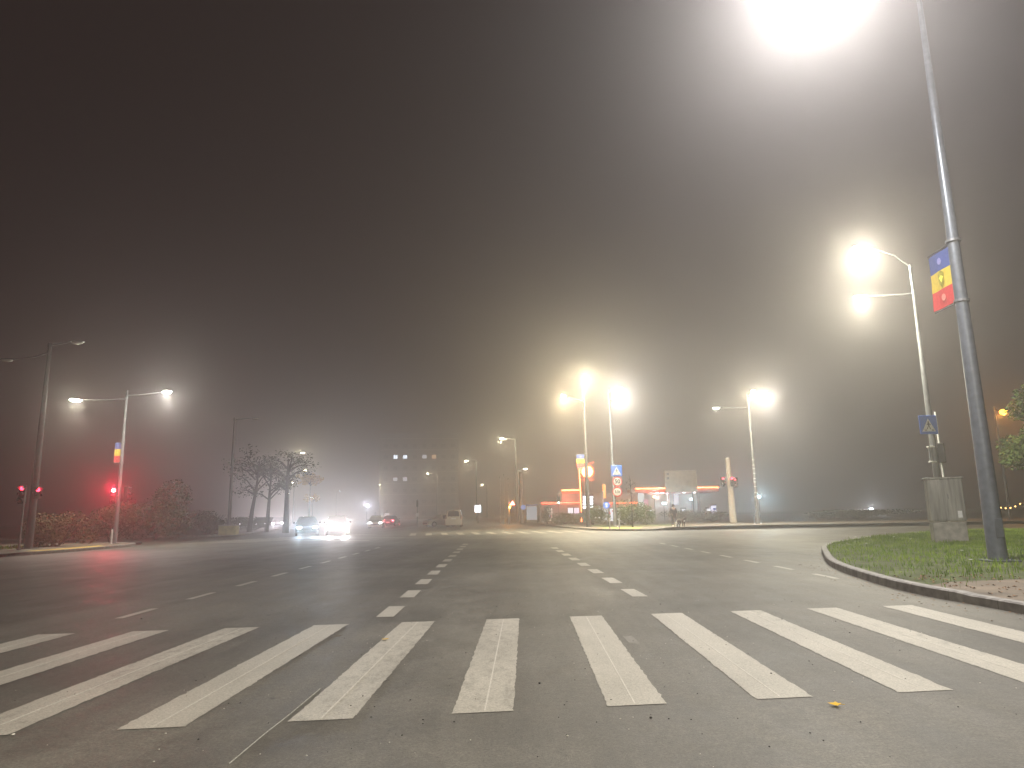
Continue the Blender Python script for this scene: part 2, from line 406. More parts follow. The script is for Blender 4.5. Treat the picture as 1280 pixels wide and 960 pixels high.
for a, b in zip(pts, pts[1:]):
    cr.tube([a+Vector((0, 0, .0005)), b+Vector((0, 0, .0005))], .0045, 4)
struct('sealed_joint', cr, mat('joint_sealant', (.24, .23, .20), .7, 0, 20, .3))

# ------------------------------------------------------------------ foliage
def leaf_cloud(blobs, n, size, mbk=None, flat=.0):
    mb = mbk or MB(); tot = sum(b[3]*b[4]*b[5] for b in blobs)
    for (cx, cy_, cz, rx, ry, rz_) in blobs:
        k = int(n*rx*ry*rz_/tot)
        for _ in range(k):
            while True:
                p = Vector((random.uniform(-1, 1), random.uniform(-1, 1), random.uniform(-1, 1)))
                if p.length <= 1 and random.random() < .25+p.length: break
            q = Vector((cx+p.x*rx, cy_+p.y*ry, cz+p.z*rz_))
            if q.z < .03: q.z = .03+random.random()*.1
            s = size*random.uniform(.6, 1.4)
            a = Vector((random.uniform(-1, 1), random.uniform(-1, 1), random.uniform(-.6, .6))).normalized(); b = a.cross(Vector((random.uniform(-1, 1), random.uniform(-1, 1), random.uniform(-1, 1)))).normalized()
            mb.add([q-a*s, q-b*s*.45, q+a*s, q+b*s*.45], [(0, 1, 2, 3)])
    return mb
def blobs_for(rx, ry, h, n, z0=0):
    out = []
    for _ in range(n):
        a = random.uniform(0, 6.28); r = random.random()**.6*.62
        s = random.uniform(.32, .55)
        out.append((rx*r*math.cos(a), ry*r*math.sin(a), z0+h*random.uniform(.25, .8), rx*s, ry*s, h*s*.65))
    return out
def bush(label, loc, rx, ry, h, n, size, m, group=None, name='bush', cat='bush'):
    t = thing(name, label, cat, loc, 0, group)
    leaf_cloud(blobs_for(rx, ry, h, 9), n, size).build('foliage', m, t)
    st = MB()
    for _ in range(9):
        a = random.uniform(0, 6.28); st.tube([(random.uniform(-.1, .1), random.uniform(-.1, .1), 0), (rx*.4*math.cos(a), ry*.4*math.sin(a), h*.4), (rx*.65*math.cos(a), ry*.65*math.sin(a), h*.75)], [.03, .02, .008], 5)
    st.build('branches', BARK, t)
    return t
def tree(label, loc, h, cr, n, size, m, tr=.14, lean=0, group=None, z0=None, bare=False, name='street_tree'):
    t = thing(name, label, 'tree', loc, random.uniform(0, 6), group)
    z0 = z0 or h*.38
    st = MB(); st.tube([(0, 0, -.05), (lean*.3, 0, h*.25), (lean*.7, .05, h*.5), (lean, 0, h*.8)], [tr*1.2, tr*.85, tr*.6, tr*.25], 9)
    bl = []
    for i in range(11):
        a = i*2.4+random.random(); zz = random.uniform(z0, h*.7); r = cr*random.uniform(.45, .85)
        e = Vector((lean*zz/h+r*math.cos(a), r*math.sin(a), min(h*.96, zz+r*random.uniform(.3, .9))))
        s0 = Vector((lean*zz/h, 0, zz)); md = (s0+e)/2+Vector((0, 0, r*.12))
        st.tube([s0, md, e], [tr*.4, tr*.25, tr*.08], 6)
        for _ in range(3):
            e2 = e+Vector((random.uniform(-1, 1), random.uniform(-1, 1), random.uniform(-.3, .8)))*cr*.4
            st.tube([md.lerp(e, random.uniform(.2, 1)), e2], [tr*.1, tr*.03], 4)
            bl.append((e2.x, e2.y, e2.z, cr*.24, cr*.24, cr*.19))
        bl.append((e.x, e.y, e.z, cr*.34, cr*.34, cr*.26))
    st.build('trunk', BARK, t, smooth=True)
    leaf_cloud(bl, n, size).build('crown', m, t)
    return t

# ------------------------------------------------------------------ street lamps
WARM = (1.0, .90, .60); NEUT = (1.0, .95, .76); COOL = (1.0, .98, .88)
LENS = {}
def lensm(c, s=60):
    k = (c, s)
    if k not in LENS: LENS[k] = emis('lit_lens', c, s)
    return LENS[k]
SPOT_K, GLOW_K = .52, .155
LAMPS = 'street lamps around the junction'
def street_lamp(label, base, top_z, arms, r0=.16, r1=.07, m=GALV, group=LAMPS, rings=0, plinth=False):
    """arms: list of (world point of luminaire, power or 0, colour, z where the arm leaves the pole)"""
    t = thing('street_lamp', label, 'street lamp', base, 0, group)
    B = Vector(base)
    mb = MB(); mb.tube([(0, 0, 0), (0, 0, 1.2), (0, 0, top_z*.55), (0, 0, top_z)], [r0, r0*.94, (r0+r1)/2, r1], 18); mb.build('pole', m, t, smooth=True)
    bp = MB(); bp.box((0, 0, .02), (r0*3.2, r0*3.2, .04), bev=.008)
    for a in range(4): bp.tube([(r0*1.3*math.cos(a*1.57+.78), r0*1.3*math.sin(a*1.57+.78), .03), (r0*1.3*math.cos(a*1.57+.78), r0*1.3*math.sin(a*1.57+.78), .09)], .018, 6)
    bp.build('base_plate', m, t)
    dr = MB(); dr.box((0, -r0*.93, .75), (r0*.9, .02, .42), bev=.006); dr.build('access_door', m, t)
    for i in range(rings):
        zz = 2.4+i*.42+random.uniform(-.08, .08); mb = MB(); rr = r0+(r1-r0)*zz/top_z+.006
        mb.tube([(0, 0, zz-.03), (0, 0, zz+.03)], rr, 16); mb.build('strap', WHITE, t)
    for P, pw, c, za in arms:
        p = Vector(P)-B; hd = Vector((p.x, p.y, 0)); L_ = hd.length; d = hd.normalized()
        ang = math.atan2(d.y, d.x)
        am = MB(); n0 = d*(L_-.28)
        am.tube([(0, 0, za), tuple(d*L_*.3+Vector((0, 0, za+(p.z-za)*.55))), tuple(n0+Vector((0, 0, p.z+.03)))], [.045, .04, .032], 10); am.build('arm', m, t, smooth=True)
        cl = MB(); cl.tube([(0, 0, za-.12), (0, 0, za+.1)], r1+(r0-r1)*(1-za/top_z)+.02, 14); cl.build('arm_collar', m, t)
        lm = MB()
        prof = [(-.42, .05, .03), (-.3, .09, .05), (-.1, .15, .065), (.15, .17, .06), (.34, .14, .045), (.42, .06, .02)]
        vs = []; fs = []
        for i, (xx, ww, hh) in enumerate(prof):
            for (yy, zz) in ((-ww, 0), (-ww, hh*.5), (-ww*.5, hh), (ww*.5, hh), (ww, hh*.5), (ww, 0)):
                q = Matrix.Rotation(ang, 3, 'Z') @ Vector((xx, yy, zz+.02)); vs.append(p+q)
        for i in range(5):
            for k in range(6): fs.append((i*6+k, i*6+(k+1) % 6, i*6+6+(k+1) % 6, i*6+6+k))
        fs += [(0, 1, 2, 3, 4, 5), tuple(range(35, 29, -1))]
        lm.add(vs, fs); h = lm.build('luminaire', HOUS, t)
        ln = MB(); q = p+d*.06+Vector((0, 0, -.02))
        ln.ball((0, 0, 0), (.30, .17, .10), 14, 8)
        M4 = Matrix.Rotation(ang, 3, 'Z'); ln.v = [tuple(M4 @ Vector(v)+q+Vector((0, 0, .01))) for v in ln.v]
        ln.build('lens', lensm(c) if pw else LENSOFF, h, smooth=True)
        if pw:
            light('SPOT', t, q+Vector((0, 0, -.22)), pw*KW*SPOT_K, c, .2, 150, .9, (0, 0, -1), 'lamp_light')
            light('POINT', t, q+Vector((0, 0, -.30)), pw*KW*GLOW_K, c, .36, name='lamp_glow')
    return t
LP = 11
A = gnd(1249, 709); A.z = .13
lumA = atz(1014, -50, 12.9)
street_lamp('tall grey street lamp rising from the grass at the right edge, lens blown out white', A, 15.8, [(lumA, LP*1.35, (1.0, .96, .95), 15.6)], .2, .045, DKPOLE)
B_ = gnd(1181, 671); B_.z = .13; YB = B_.y
street_lamp('grey street lamp behind the concrete cabinet, with two arms one above the other', B_, 13.0,
            [(at(1076, 309, YB), LP*1.5, NEUT, 12.9), (at(1077, 371, YB), LP*.6, NEUT, 11.5)], .17, .06, GALV)
street_lamp('added grey street lamp, unseen behind the viewer, lighting the foreground', (9.2, -15, .13), 13.2, [((4.6, -10, 12.9), LP*4.1, (1.0, .92, .74), 12.9)], .19, .09, DKPOLE)  # unseen lamp added behind the viewer to brighten the foreground road
C_ = gnd(948, 656); C_.z = .13; YC = C_.y
street_lamp('street lamp with pale straps right of the leaning concrete post, three lit heads', C_, 12.0,
            [(at(941, 489, YC-3), LP*.8, WARM, 11.8), (at(958, 493, YC-8), LP*1.2, COOL, 11.7), (at(896, 510, YC), LP*.2, NEUT, 10.6)], .16, .07, GALV, rings=9)
D_ = Vector((at(768, 640, 66).x, 66, .13))
street_lamp('street lamp rising behind the two round red-rimmed signs, white lit head', D_, 13.0, [(at(776, 486, 61), LP*1.3, COOL, 12.6), (at(777, 497, 58), LP*.6, COOL, 11.8)], .16, .07, GALV)
E_ = Vector((at(735, 640, 62).x, 62, .13))
street_lamp('dark street lamp in front of the glowing round station emblem, yellowish lit heads', E_, 12.6,
            [(at(732, 471, 57), LP*1.7, WARM, 12.2), (at(705, 495, 59), LP*1.05, (1, .82, .5), 11.0)], .19, .08, BLKPOLE)
for (u, v, Y, pu, pw, c, lab) in (
    (628, 548, 106, 646, 1.05, WARM, 'street lamp past the junction, brightest and nearest of the row leading away'),
    (583, 576, 150, 596, .95, WARM, 'second street lamp in the receding row, above and right of the white van'),
    (535, 592, 195, 546, .9, WARM, 'third street lamp in the receding row, just below the lit flat windows'),
    (475, 606, 262, 483, 1.2, WARM, 'farthest street lamp in the receding row, above the red tail lights'),
    (603, 606, 210, 609, .35, WARM, 'faint street lamp deep in fog above the small white lightbox'),
    (656, 586, 120, 648, .4, WARM, 'small lit street lamp beside the pale poles left of the station'),
    (378, 566, 115, 357, .9, WARM, 'highest lit street lamp among the left roadside trees'),
    (381, 588, 150, 366, .6, WARM, 'street lamp shining right above the yellow leaved tree crown'),
    (366, 603, 180, 361, .35, NEUT, 'small lit street lamp left of the yellow leaved crown, upper of a pair'),
    (360, 617, 210, 355, .35, NEUT, 'tiny lit street lamp behind the left trunks, lower of a pair'),
    (390, 622, 240, 384, .6, WARM, 'dim street lamp above the small faded yellow crown'),
    (424, 614, 300, 420, .8, COOL, 'distant street lamp above the white headlights'),
    ):
    P = at(u, v, Y); b = Vector((at(pu, 650, Y).x, Y, .12))
    street_lamp(lab, b, P.z-.2, [(P, LP*pw*.62, c, P.z-.3)], .15, .07, GALV)
# left corner
S_ = gnd(143, 682); S_.z = .13; YS = S_.y
street_lamp('grey street lamp with two opposite lit heads carrying the bright red signal', S_, 8.9, [(at(208, 490, YS-1.3), LP*.42, COOL, 8.6), (at(96, 500, YS-1.3), LP*.28, NEUT, 8.4)], .125, .05, GALV)
K_ = gnd(35, 689); K_.z = .13; YK = K_.y
street_lamp('dark unlit street lamp at the left edge, both heads switched off', K_, 10.4, [(at(95, 428, YK), 0, NEUT, 10.3), (at(10, 450, YK), 0, NEUT, 9.9)], .19, .08, BLKPOLE)
T_ = Vector((at(286, 660, 58).x, 58, .12))
street_lamp('thin dark unlit street lamp by the low yellowish block', T_, at(290, 524, 58).z, [(at(318, 523, 58), 0, NEUT, at(290, 526, 58).z)], .15, .07, BLKPOLE)
# sodium lamp at right
So = Vector((at(1262, 640, 62).x, 62, .12))
sodium = street_lamp('orange sodium street lamp glowing beside the green tree at the right edge', So, at(1254, 514, 62).z+.3, [(at(1254, 514, 62), LP*.42, (1, .40, .05), at(1254, 514, 62).z+.1)], .12, .06, BLKPOLE)

gl_ = at(1254, 515, 61.9)-So; MB().ball((0, 0, 0), (.3, .3, .24), 16, 10).build('glow_ball', emis('sodium_glow', (1, .40, .03), 9), sodium, smooth=True, loc=tuple(gl_))  # emissive ball added so the sodium light shows as a round orange glow

# ------------------------------------------------------------------ flag banners
def banner(label, p_top_left, w_, h_, rz, pole_pt, scale=1.0):
    """flat cloth in local x (towards -x from pole), hung between two brackets"""
    t = thing('flag_banner', label, 'banner', pole_pt, rz, 'three colour banners on lamp posts')
    n = 8
    for k, (m, nm) in enumerate(((FBLUE, 'blue_panel'), (FYEL, 'yellow_panel'), (FRED, 'red_panel'))):
        mb = MB(); vs = []; fs = []
        for side in (-.006, .006):
            for i in range(n+1):
                for j in range(5):
                    x = -.12*scale-w_*i/n; zz = h_*(1-(k+j/4)/3); y = side+.025*math.sin(i*.9+k+j*.3)*scale*(i/n)
                    vs.append((x, y, zz))
        N_ = (n+1)*5
        for i in range(n):
            for j in range(4): a = i*5+j; fs.append((a, a+5, a+6, a+1)); fs.append((N_+a, N_+a+1, N_+a+6, N_+a+5))
        mb.add(vs, fs); mb.build(nm, m, t)
    em = MB(); cx, cz = -.12*scale-w_*.5, h_*.5; s = w_*.17
    em.plate([(cx-s*.7, cz+s*.9), (cx, cz+s*1.4), (cx+s*.7, cz+s*.9), (cx+s*.6, cz-s*.5), (cx, cz-s*1.3), (cx-s*.6, cz-s*.5)], -.034, -.03); em.build('emblem', mat('emblem_gold', (.35, .3, .03), .5, 0, 20, .3), t)
    em = MB(); em.plate([(cx-s*.5, cz+s*.3), (cx, cz+s*.6), (cx+s*.5, cz+s*.3), (cx, cz-s*.5)], -.038, -.034); em.build('emblem_shield', mat('emblem_bright', (.8, .85, .1), .4, 0, 20, .1), t)
    for zz, m_ in ((h_*.83, FBLUE), (h_*.17, FRED)):
        em = MB(); em.plate([(cx+s*.5*math.cos(a_*.785), zz+s*.55*math.sin(a_*.785)) for a_ in range(8)], -.034, -.03); em.build('faint_mark', mat('faint_mark', (.25, .25, .5) if zz > h_*.5 else (.75, .25, .2), .6, 0, 20, .1), t)
    for zz in (h_+.05*scale, -.05*scale):
        br = MB(); br.tube([(0, 0, zz), (-.12*scale-w_, 0, zz)], .014*scale, 8); br.tube([(0, 0, zz-.03), (0, 0, zz+.03)], .175*scale, 14)
        br.build('bracket', GALV, t)
    return t
fA = at(1166, 385, A.y); fB = at(1153, 305, A.y)
banner('blue, yellow and red banner on the tall grey lamp at the right edge', None, 1.0, 1.45, R(-90), (A.x, A.y, at(1190, 374, A.y).z), 1.0)
pS = at(149, 578, YS); banner('narrow blue, yellow and red banner above the bright red signal', None, .34, 1.15, R(10), (S_.x, S_.y, pS.z), .7)
pE = at(733, 584, 62); banner('blue, yellow and red banner left of the glowing round station emblem', None, .72, 1.12, 0, (E_.x, E_.y, pE.z), 1.0)

# ------------------------------------------------------------------ signs
def text_mesh(body, size, name, m, parent, loc, ext=.004):
    c = bpy.data.curves.new(name, 'FONT'); c.body = body; c.size = size; c.align_x = 'CENTER'; c.align_y = 'CENTER'; c.extrude = ext; c.offset = size*.018
    o = bpy.data.objects.new('tmp', c); col.objects.link(o)
    dg = bpy.context.evaluated_depsgraph_get(); me = bpy.data.meshes.new_from_object(o.evaluated_get(dg)); bpy.data.objects.remove(o)
    me.materials.clear(); me.materials.append(m); me.transform(Matrix.Rotation(R(90), 4, 'X'))
    o = bpy.data.objects.new(name, me); col.objects.link(o); o.parent = parent; o.location = loc; return o
def circ(r, n=28, cx=0, cz=0): return [(cx+r*math.cos(2*math.pi*i/n), cz+r*math.sin(2*math.pi*i/n)) for i in range(n)]
def crossing_sign(label, loc, s, rz=0):
    t = thing('crossing_sign', label, 'road sign', loc, rz, 'blue pedestrian crossing signs')
    MB().box((0, 0, 0), (s, .03, s), bev=.01).build('panel', BLUE, t)
    tri = MB(); tri.plate([(-.38*s, -.36*s), (.38*s, -.36*s), (0, .34*s)], -.02, -.0165); tri.build('white_triangle', SWHITE, t)
    w_ = MB(); q = -.026
    def pl(pts): w_.plate([(x*s, y*s) for x, y in pts], q, -.021)
    w_.plate(circ(.04*s, 12, .0*s, .14*s), q, -.021)
    pl([(-.035, .10), (.035, .10), (.045, -.06), (-.04, -.06)]); pl([(.03, .09), (.13, -.01), (.10, -.035), (.02, .04)]); pl([(-.03, .09), (-.11, -.0), (-.085, -.03), (-.02, .04)])
    pl([(-.04, -.06), (.0, -.06), (-.08, -.24), (-.13, -.24)]); pl([(.0, -.06), (.045, -.06), (.11, -.24), (.06, -.24)])
    for x in (-.24, -.17, .16, .22): pl([(x, -.33), (x+.04, -.33), (x+.02, -.25), (x-.01, -.25)])
    w_.build('walking_figure', BLACK, t)
    for q_ in (-.25, .25): MB().box((0, .05, s*q_), (s*.6, .06, .05)).build('bracket', GALV, t)
    return t
pc = at(1160, 531, YB-.3); crossing_sign('blue and white crossing sign on the lamp above the concrete cabinet', (pc.x, YB-.32, pc.z), .88, R(6))
SG = gnd(771, 661); SG.z = .13; YG = SG.y
pt = thing('sign_post', 'dark grey post holding one blue sign and two round signs', 'sign post', SG)
MB().tube([(0, 0, 0), (0, 0, at(770, 580, YG).z)], .06, 12).build('pole', DKPOLE, pt, smooth=True)
MB().tube([(0, 0, 0), (0, 0, .12)], .11, 12).build('foot_collar', WHITE, pt)
pc = at(770.5, 588.5, YG); crossing_sign('blue and white crossing sign at the top of the far sign post', (pc.x, YG-.1, pc.z), .92)
def round_sign(label, loc, r, txt, ts, group=None):
    t = thing('round_sign', label, 'road sign', loc, 0, group)
    MB().plate(circ(r), -.012, .012).build('rim', SRED, t); MB().plate(circ(r*.76), -.018, -.0125).build('face', SWHITE, t)
    text_mesh(txt, ts, 'figures', BLACK, t, (0, -.022, 0)); MB().box((0, .03, 0), (.2, .04, .05)).build('bracket', GALV, t)
pc = at(771.5, 602, YG); round_sign('round red rimmed sign reading 50 under the blue crossing sign', (pc.x, YG-.1, pc.z), .42, '50', .48)
pc = at(771.5, 614.8, YG); round_sign('round red rimmed weight sign, lowest on the far sign post', (pc.x, YG-.1, pc.z), .42, '3.5t', .3)
# blue round sign on thin post
b0 = at(759, 657, 63); t = thing('direction_sign', 'small round blue sign on a thin pale post before the bush', 'road sign', (b0.x, 63, .12))
MB().tube([(0, 0, 0), (0, 0, 2.1)], .035, 10).build('post', GALV, t); cz = at(757.5, 631.5, 63).z
MB().plate(circ(.3, 24, 0, cz-.12), -.06, -.04).build('disc', BLUE, t)
MB().plate([(-.05, cz-.3), (.05, cz-.3), (.05, cz-.05), (.12, cz-.05), (0, cz+.1), (-.12, cz-.05), (-.05, cz-.05)], -.068, -.062).build('arrow', SWHITE, t)

# ------------------------------------------------------------------ traffic signals
RLIT = emis('red_signal_lit', (1, .03, .07), 10); RBRIGHT = emis('red_signal_bright', (1, .12, .12), 60)
GLIT = emis('green_signal_lit', (.5, 1, .75), 9); ORLIT = emis('orange_signal_lit', (1, .35, .03), 12)
LOFF = {'r': mat('unlit_red', (.12, .01, .01), .3), 'y': mat('unlit_amber', (.12, .06, .01), .3), 'g': mat('unlit_green', (.01, .08, .04), .3)}
SIG = 'traffic signals at the junction'
def signal(label, loc, rz, lit, n=3, power=0, s=1.0, bright=False, hang=None, lcol=(1, .02, .06)):
    t = thing('traffic_signal', label, 'traffic light', loc, rz, SIG)
    h = .30*n*s
    MB().box((0, 0, 0), (.30*s, .2*s, h), bev=.02).build('housing', BLACK, t)
    for i, k in enumerate('ryg'[:1]+('yg' if n == 3 else 'g')):
        zz = h/2-.15*s-i*.30*s
        on = (k == lit)
        mt = ({'r': RBRIGHT if bright else RLIT, 'g': GLIT, 'y': ORLIT}[k]) if on else LOFF[k]
        MB().ball((0, -.10*s, zz), (.1*s, .03*s, .1*s), 14, 8).build('signal_lens', mt, t, smooth=True)
        vs = []; fs = []; m_ = 10
        for j in range(m_+1):
            a = math.pi*(j/m_)*1.1-.15; 
            for yy in (-.10*s, -.28*s):
                vs.append((.125*s*math.cos(a), yy, zz+.125*s*math.sin(a)))
            for yy in (-.10*s, -.28*s):
                vs.append((.115*s*math.cos(a), yy, zz+.115*s*math.sin(a)))
        for j in range(m_):
            a = j*4; b = a+4; fs += [(a, b, b+1, a+1), (a+2, a+3, b+3, b+2), (a+1, b+1, b+3, a+3)]
        MB().add(vs, fs).build('visor', BLACK, t)
        if on and power: light('SPOT', t, (0, -.34*s, zz), power, lcol, .13 if bright else .08, 64, 1.0, (0, -1, .04), name='signal_light')
    if hang: MB().box((hang, .02, 0), (abs(hang)*2, .05, .06)).build('bracket', GALV, t)
    return t
sp = at(141.5, 613, YS-.4)
signal('bright glowing red traffic signal facing the camera on the left corner', (sp.x, YS-.35, sp.z-.3), R(29), 'r', 3, 950, 1.0, True, .15)
sp = at(153, 616, YS); signal('dark traffic signal turned away, right of the bright red one', (sp.x+.25, YS, sp.z-.1), R(100), None, 3)
sp = at(28, 618, 33.2); signal('small red pedestrian signal left of the dark unlit lamp', (sp.x, 33.2, sp.z), R(10), 'r', 3, 5, .95)
sp = at(46, 616, YK); signal('red signal seen from the side, right of the dark unlit lamp', (sp.x, YK, sp.z), R(62), 'r', 2, 9, 1.0, hang=-.1)
# thin post under the pedestrian signal
q = gnd(23, 691); t = thing('signal_post', 'thin pale post beside the dark unlit lamp at the left edge', 'post', (q.x, q.y, .13)); MB().tube([(0, 0, 0), (0, 0, 2.7)], .045, 10).build('post', GALV, t); MB().tube([(0, 0, 0), (0, 0, .08)], .09, 10).build('foot', GALV, t)
# leaning concrete post with its signals
q = gnd(917, 655); top = at(909.5, 575, q.y)
t = thing('concrete_post', 'leaning pale concrete post carrying red signals on the far corner', 'post', (q.x, q.y, .12))
MB().tube([(0, 0, -.05), ((top.x-q.x)*.5, 0, (top.z)*.5), (top.x-q.x, 0, top.z)], [.36, .29, .22], 12).build('shaft', CONCW, t, smooth=True)
MB().tube([(top.x-q.x, 0, top.z), (top.x-q.x, 0, top.z+.1)], [.24, .2], 12).build('cap', CONCW, t)
for (u, v, rz, lab, ln) in ((903, 602, 20, 'red signal on the left of the leaning concrete post', 'r'), (914.8, 602, -8, 'red signal on the front of the leaning concrete post', 'r'), (920, 603, -60, 'red signal on the right of the leaning concrete post', 'r')):
    p = at(u, v, q.y-.5); signal(lab, (p.x, q.y-.5, p.z), R(rz), ln, 3, 160, 1.05, hang=.2 if u < 910 else None)
# signal on lamp B turned away
p = at(1175, 566, YB); signal('dark signal box turned away on the lamp above the cabinet', (p.x+.12, YB+.1, p.z), R(150), None, 3, 0, 1.0)
p = at(1163, 568, YB); t = thing('camera_box', 'small pale bracket box left on the lamp above the cabinet', 'bracket', (p.x, YB-.1, p.z)); MB().box((0, 0, .35), (.3, .18, .07), bev=.01).box((0, 0, -.35), (.3, .18, .07), bev=.01).build('clamps', WHITE, t); MB().box((-.08, 0, 0), (.05, .1, .75)).build('rail', DKPOLE, t)
q = at(1174, 600, YB+.3); t = thing('service_pipe', 'pale pipe standing behind the crossing sign on the grass', 'pipe', (q.x+.25, YB+.35, .1)); MB().tube([(0, 0, 0), (0, 0, at(1172, 516, YB).z)], .05, 10).build('pipe', WHITE, t); MB().box((0, 0, 2.0), (.3, .1, .06)).build('clamp', GALV, t)
# green light by the station, orange beacon lights
p = at(698, 621, 80); b0 = Vector((p.x, 80, .12)); t = thing('signal_post', 'slim post with small green light before the left red neon line', 'post', b0); MB().tube([(0, 0, 0), (0, 0, p.z-.6)], .05, 10).build('post', GALV, t)
signal('small green lit signal above the left red neon line of the station', (p.x, 80, p.z-.35), 0, 'g', 3, 80, 1.0, lcol=(.6, 1, .8))

# warning triangle with orange blinker
q = at(637, 655, 86); t = thing('warning_sign', 'glowing pale triangle sign above an orange blinker on thin posts', 'road sign', (q.x, 86, .12))
MB().tube([(0, 0, 0), (0, 0, 2.6)], .05, 8).build('post', GALV, t)
p = at(637, 634, 86)-Vector((q.x, 86, .12)); MB().ball((p.x, -.08, p.z), .14, 12, 8).build('blinker', ORLIT, t); light('POINT', t, (p.x, -.3, p.z), 420, (1, .3, .03), .1)
p = at(640.5, 628.5, 86)-Vector((q.x, 86, .12)); 
MB().plate([(p.x-.42, p.z-.33), (p.x+.42, p.z-.33), (p.x, p.z+.42)], -.02, .02).build('triangle', SRED, t)
MB().plate([(p.x-.3, p.z-.26), (p.x+.3, p.z-.26), (p.x, p.z+.28)], -.03, -.022).build('triangle_face', emis('lit_face', (1, .8, .75), 3.2), t)

# ------------------------------------------------------------------ concrete cabinet on the grass
q = gnd(1190, 682)
t = thing('utility_cabinet', 'tall weathered grey concrete cabinet standing on the grass', 'cabinet', (q.x-.05, q.y, .12), R(-16)); t.scale = (.84, .84, 1)
zc = at(1182, 655, q.y).z; zt = at(1180, 601, q.y).z
MB().box((0, 0, zc/2-.05), (1.26, .62, zc+.0), bev=.03).build('plinth', CONC, t)
MB().box((0, 0, (zc+zt)/2-.04), (1.3, .66, zt-zc-.03), bev=.03).build('cabinet_body', CABM, t)
MB().box((0, 0, zt-.03), (1.38, .74, .06), bev=.012).build('lid', CABM, t)
for x in (-.62, -.3, 0, .3): MB().box((x+.15, -.335, (zc+zt)/2-.05), (.27, .02, (zt-zc)*.88), bev=.006).build('door_panel', CABM, t)
MB().tube([(.05, -.36, (zc+zt)/2), (.05, -.36, (zc+zt)/2+.16)], .015, 8).build('handle', GALV, t)
po = MB(); po.box((.42, -.352, zc+.22), (.16, .006, .24), rz=.0); po.build('torn_poster', SWHITE, t)

# ------------------------------------------------------------------ filling station
NEON = emis('red_neon', (1, .07, .03), 9.0); NEONO = emis('orange_neon', (1, .20, .06), 12)
PINKW = mat('station_wall', (.30, .26, .25), .6, 0, 3, .1); ORB = emis('orange_fascia', (1, .12, .03), .35, (.4, .12, .06))
WINL = emis('lit_window', (.80, .86, 1), 1.5); WINP = emis('lit_poster', (.9, .75, .95), 1.6); WINW = emis('lit_interior', (1, .93, .85), .9)
YS2 = 96.0
def px(u, v, Y): p = at(u, v, Y); return p
a0 = px(677, 629, YS2); a1 = px(725, 629, YS2); c0 = px(702, 613, YS2)
org = Vector((a1.x, YS2, .12)); st = thing('filling_station_shop', 'low filling station shop outlined in red neon lines', 'building', org)
def loc_(u, v, Y=YS2): return px(u, v, Y)-org
def lbox(mb, u0, v0, u1, v1, y0, y1, mi=0):
    a = loc_(u0, v0); b = loc_(u1, v1)
    return mb.box(((a.x+b.x)/2, (y0+y1)/2, (a.z+b.z)/2), (abs(b.x-a.x), abs(y1-y0), abs(a.z-b.z)), mi=mi)
zg = 0
mb = MB(); A1 = loc_(677, 630); B1 = loc_(797, 630); mb.box(((A1.x+B1.x)/2, 5, A1.z/2), (B1.x-A1.x, 10, A1.z)); mb.build('wall', PINKW, st)
mb = MB(); A2 = loc_(702, 613); mb.box(((A2.x+0)/2, 4.6, (A1.z+A2.z)/2+.02), (-A2.x, 9, A2.z-A1.z-.02)); mb.build('upper_wall', PINKW, st)
mb = MB(); u0 = loc_(729, 617); u1 = loc_(797, 617); mb.box(((u0.x+u1.x)/2, 4.8, (A1.z+u0.z)/2+.02), (u1.x-u0.x, 8.6, u0.z-A1.z)); mb.build('upper_wall', mat('station_grey_wall', (.42, .4, .37), .7, 0, 3, .1), st)
mb = MB(); p = loc_(677, 629); mb.tube([(p.x, -.1, p.z), (0, -.1, p.z)], .07, 8); mb.build('neon_line', NEON, st)
mb = MB(); p = loc_(702, 613); mb.tube([(p.x, -.1, p.z), (0, -.1, p.z)], .09, 8); mb.build('neon_line', NEONO, st)
mb = MB(); p0 = loc_(724, 586); p1 = loc_(727, 641); mb.tube([(p0.x, -.15, p0.z), (p1.x, -.15, p1.z)], .07, 8); mb.build('neon_line', NEONO, st)
mb = MB(); lbox(mb, 724.2, 584, 728.5, 654, .0, .5); mb.build('neon_pylon', DKPOLE, st)
mb = MB(); p0 = loc_(727, 647.5); p1 = loc_(727, 652); mb.tube([(p0.x, -.15, p0.z), (p1.x, -.15, p1.z)], .09, 8); mb.build('neon_line', NEONO, st)
mb = MB(); p = loc_(762, 629); p1 = loc_(796, 629); mb.tube([(p.x, -.1, p.z), (p1.x, -.1, p.z)], .07, 8); mb.build('neon_line', NEON, st)
mb = MB(); lbox(mb, 702, 614, 724, 617, -.02, -.12); mb.build('fascia', ORB, st)
mb = MB(); lbox(mb, 762, 630, 796, 633.5, -.02, -.12); mb.build('fascia', ORB, st)
def win(u0, v0, u1, v1, m, mull=2):
    a = loc_(u0, v0); b = loc_(u1, v1); cx, cz, ww, hh = (a.x+b.x)/2, (a.z+b.z)/2, b.x-a.x, a.z-b.z
    f = MB()
    f.box((cx, -.05, a.z+.03), (ww+.12, .1, .06)).box((cx, -.05, b.z-.03), (ww+.12, .1, .06))
    for i in range(mull+1): f.box((a.x+ww*i/mull, -.05, cz), (.06, .1, hh))
    f = f.build('window', DKPOLE, st); MB().box((cx, -.015, cz), (ww, .02, hh)).build('pane', m, f)
win(683.5, 635.5, 691, 651, WINW, 3); win(709.5, 635, 716.5, 641.5, WINL); win(717.5, 635, 724, 641.5, WINP)
win(743, 635, 751, 651, WINL); win(752.5, 636, 760, 651, WINL, 2); win(762, 636, 776, 651, WINL, 3); win(780, 636, 795, 648, WINW, 3)
random.seed(21)
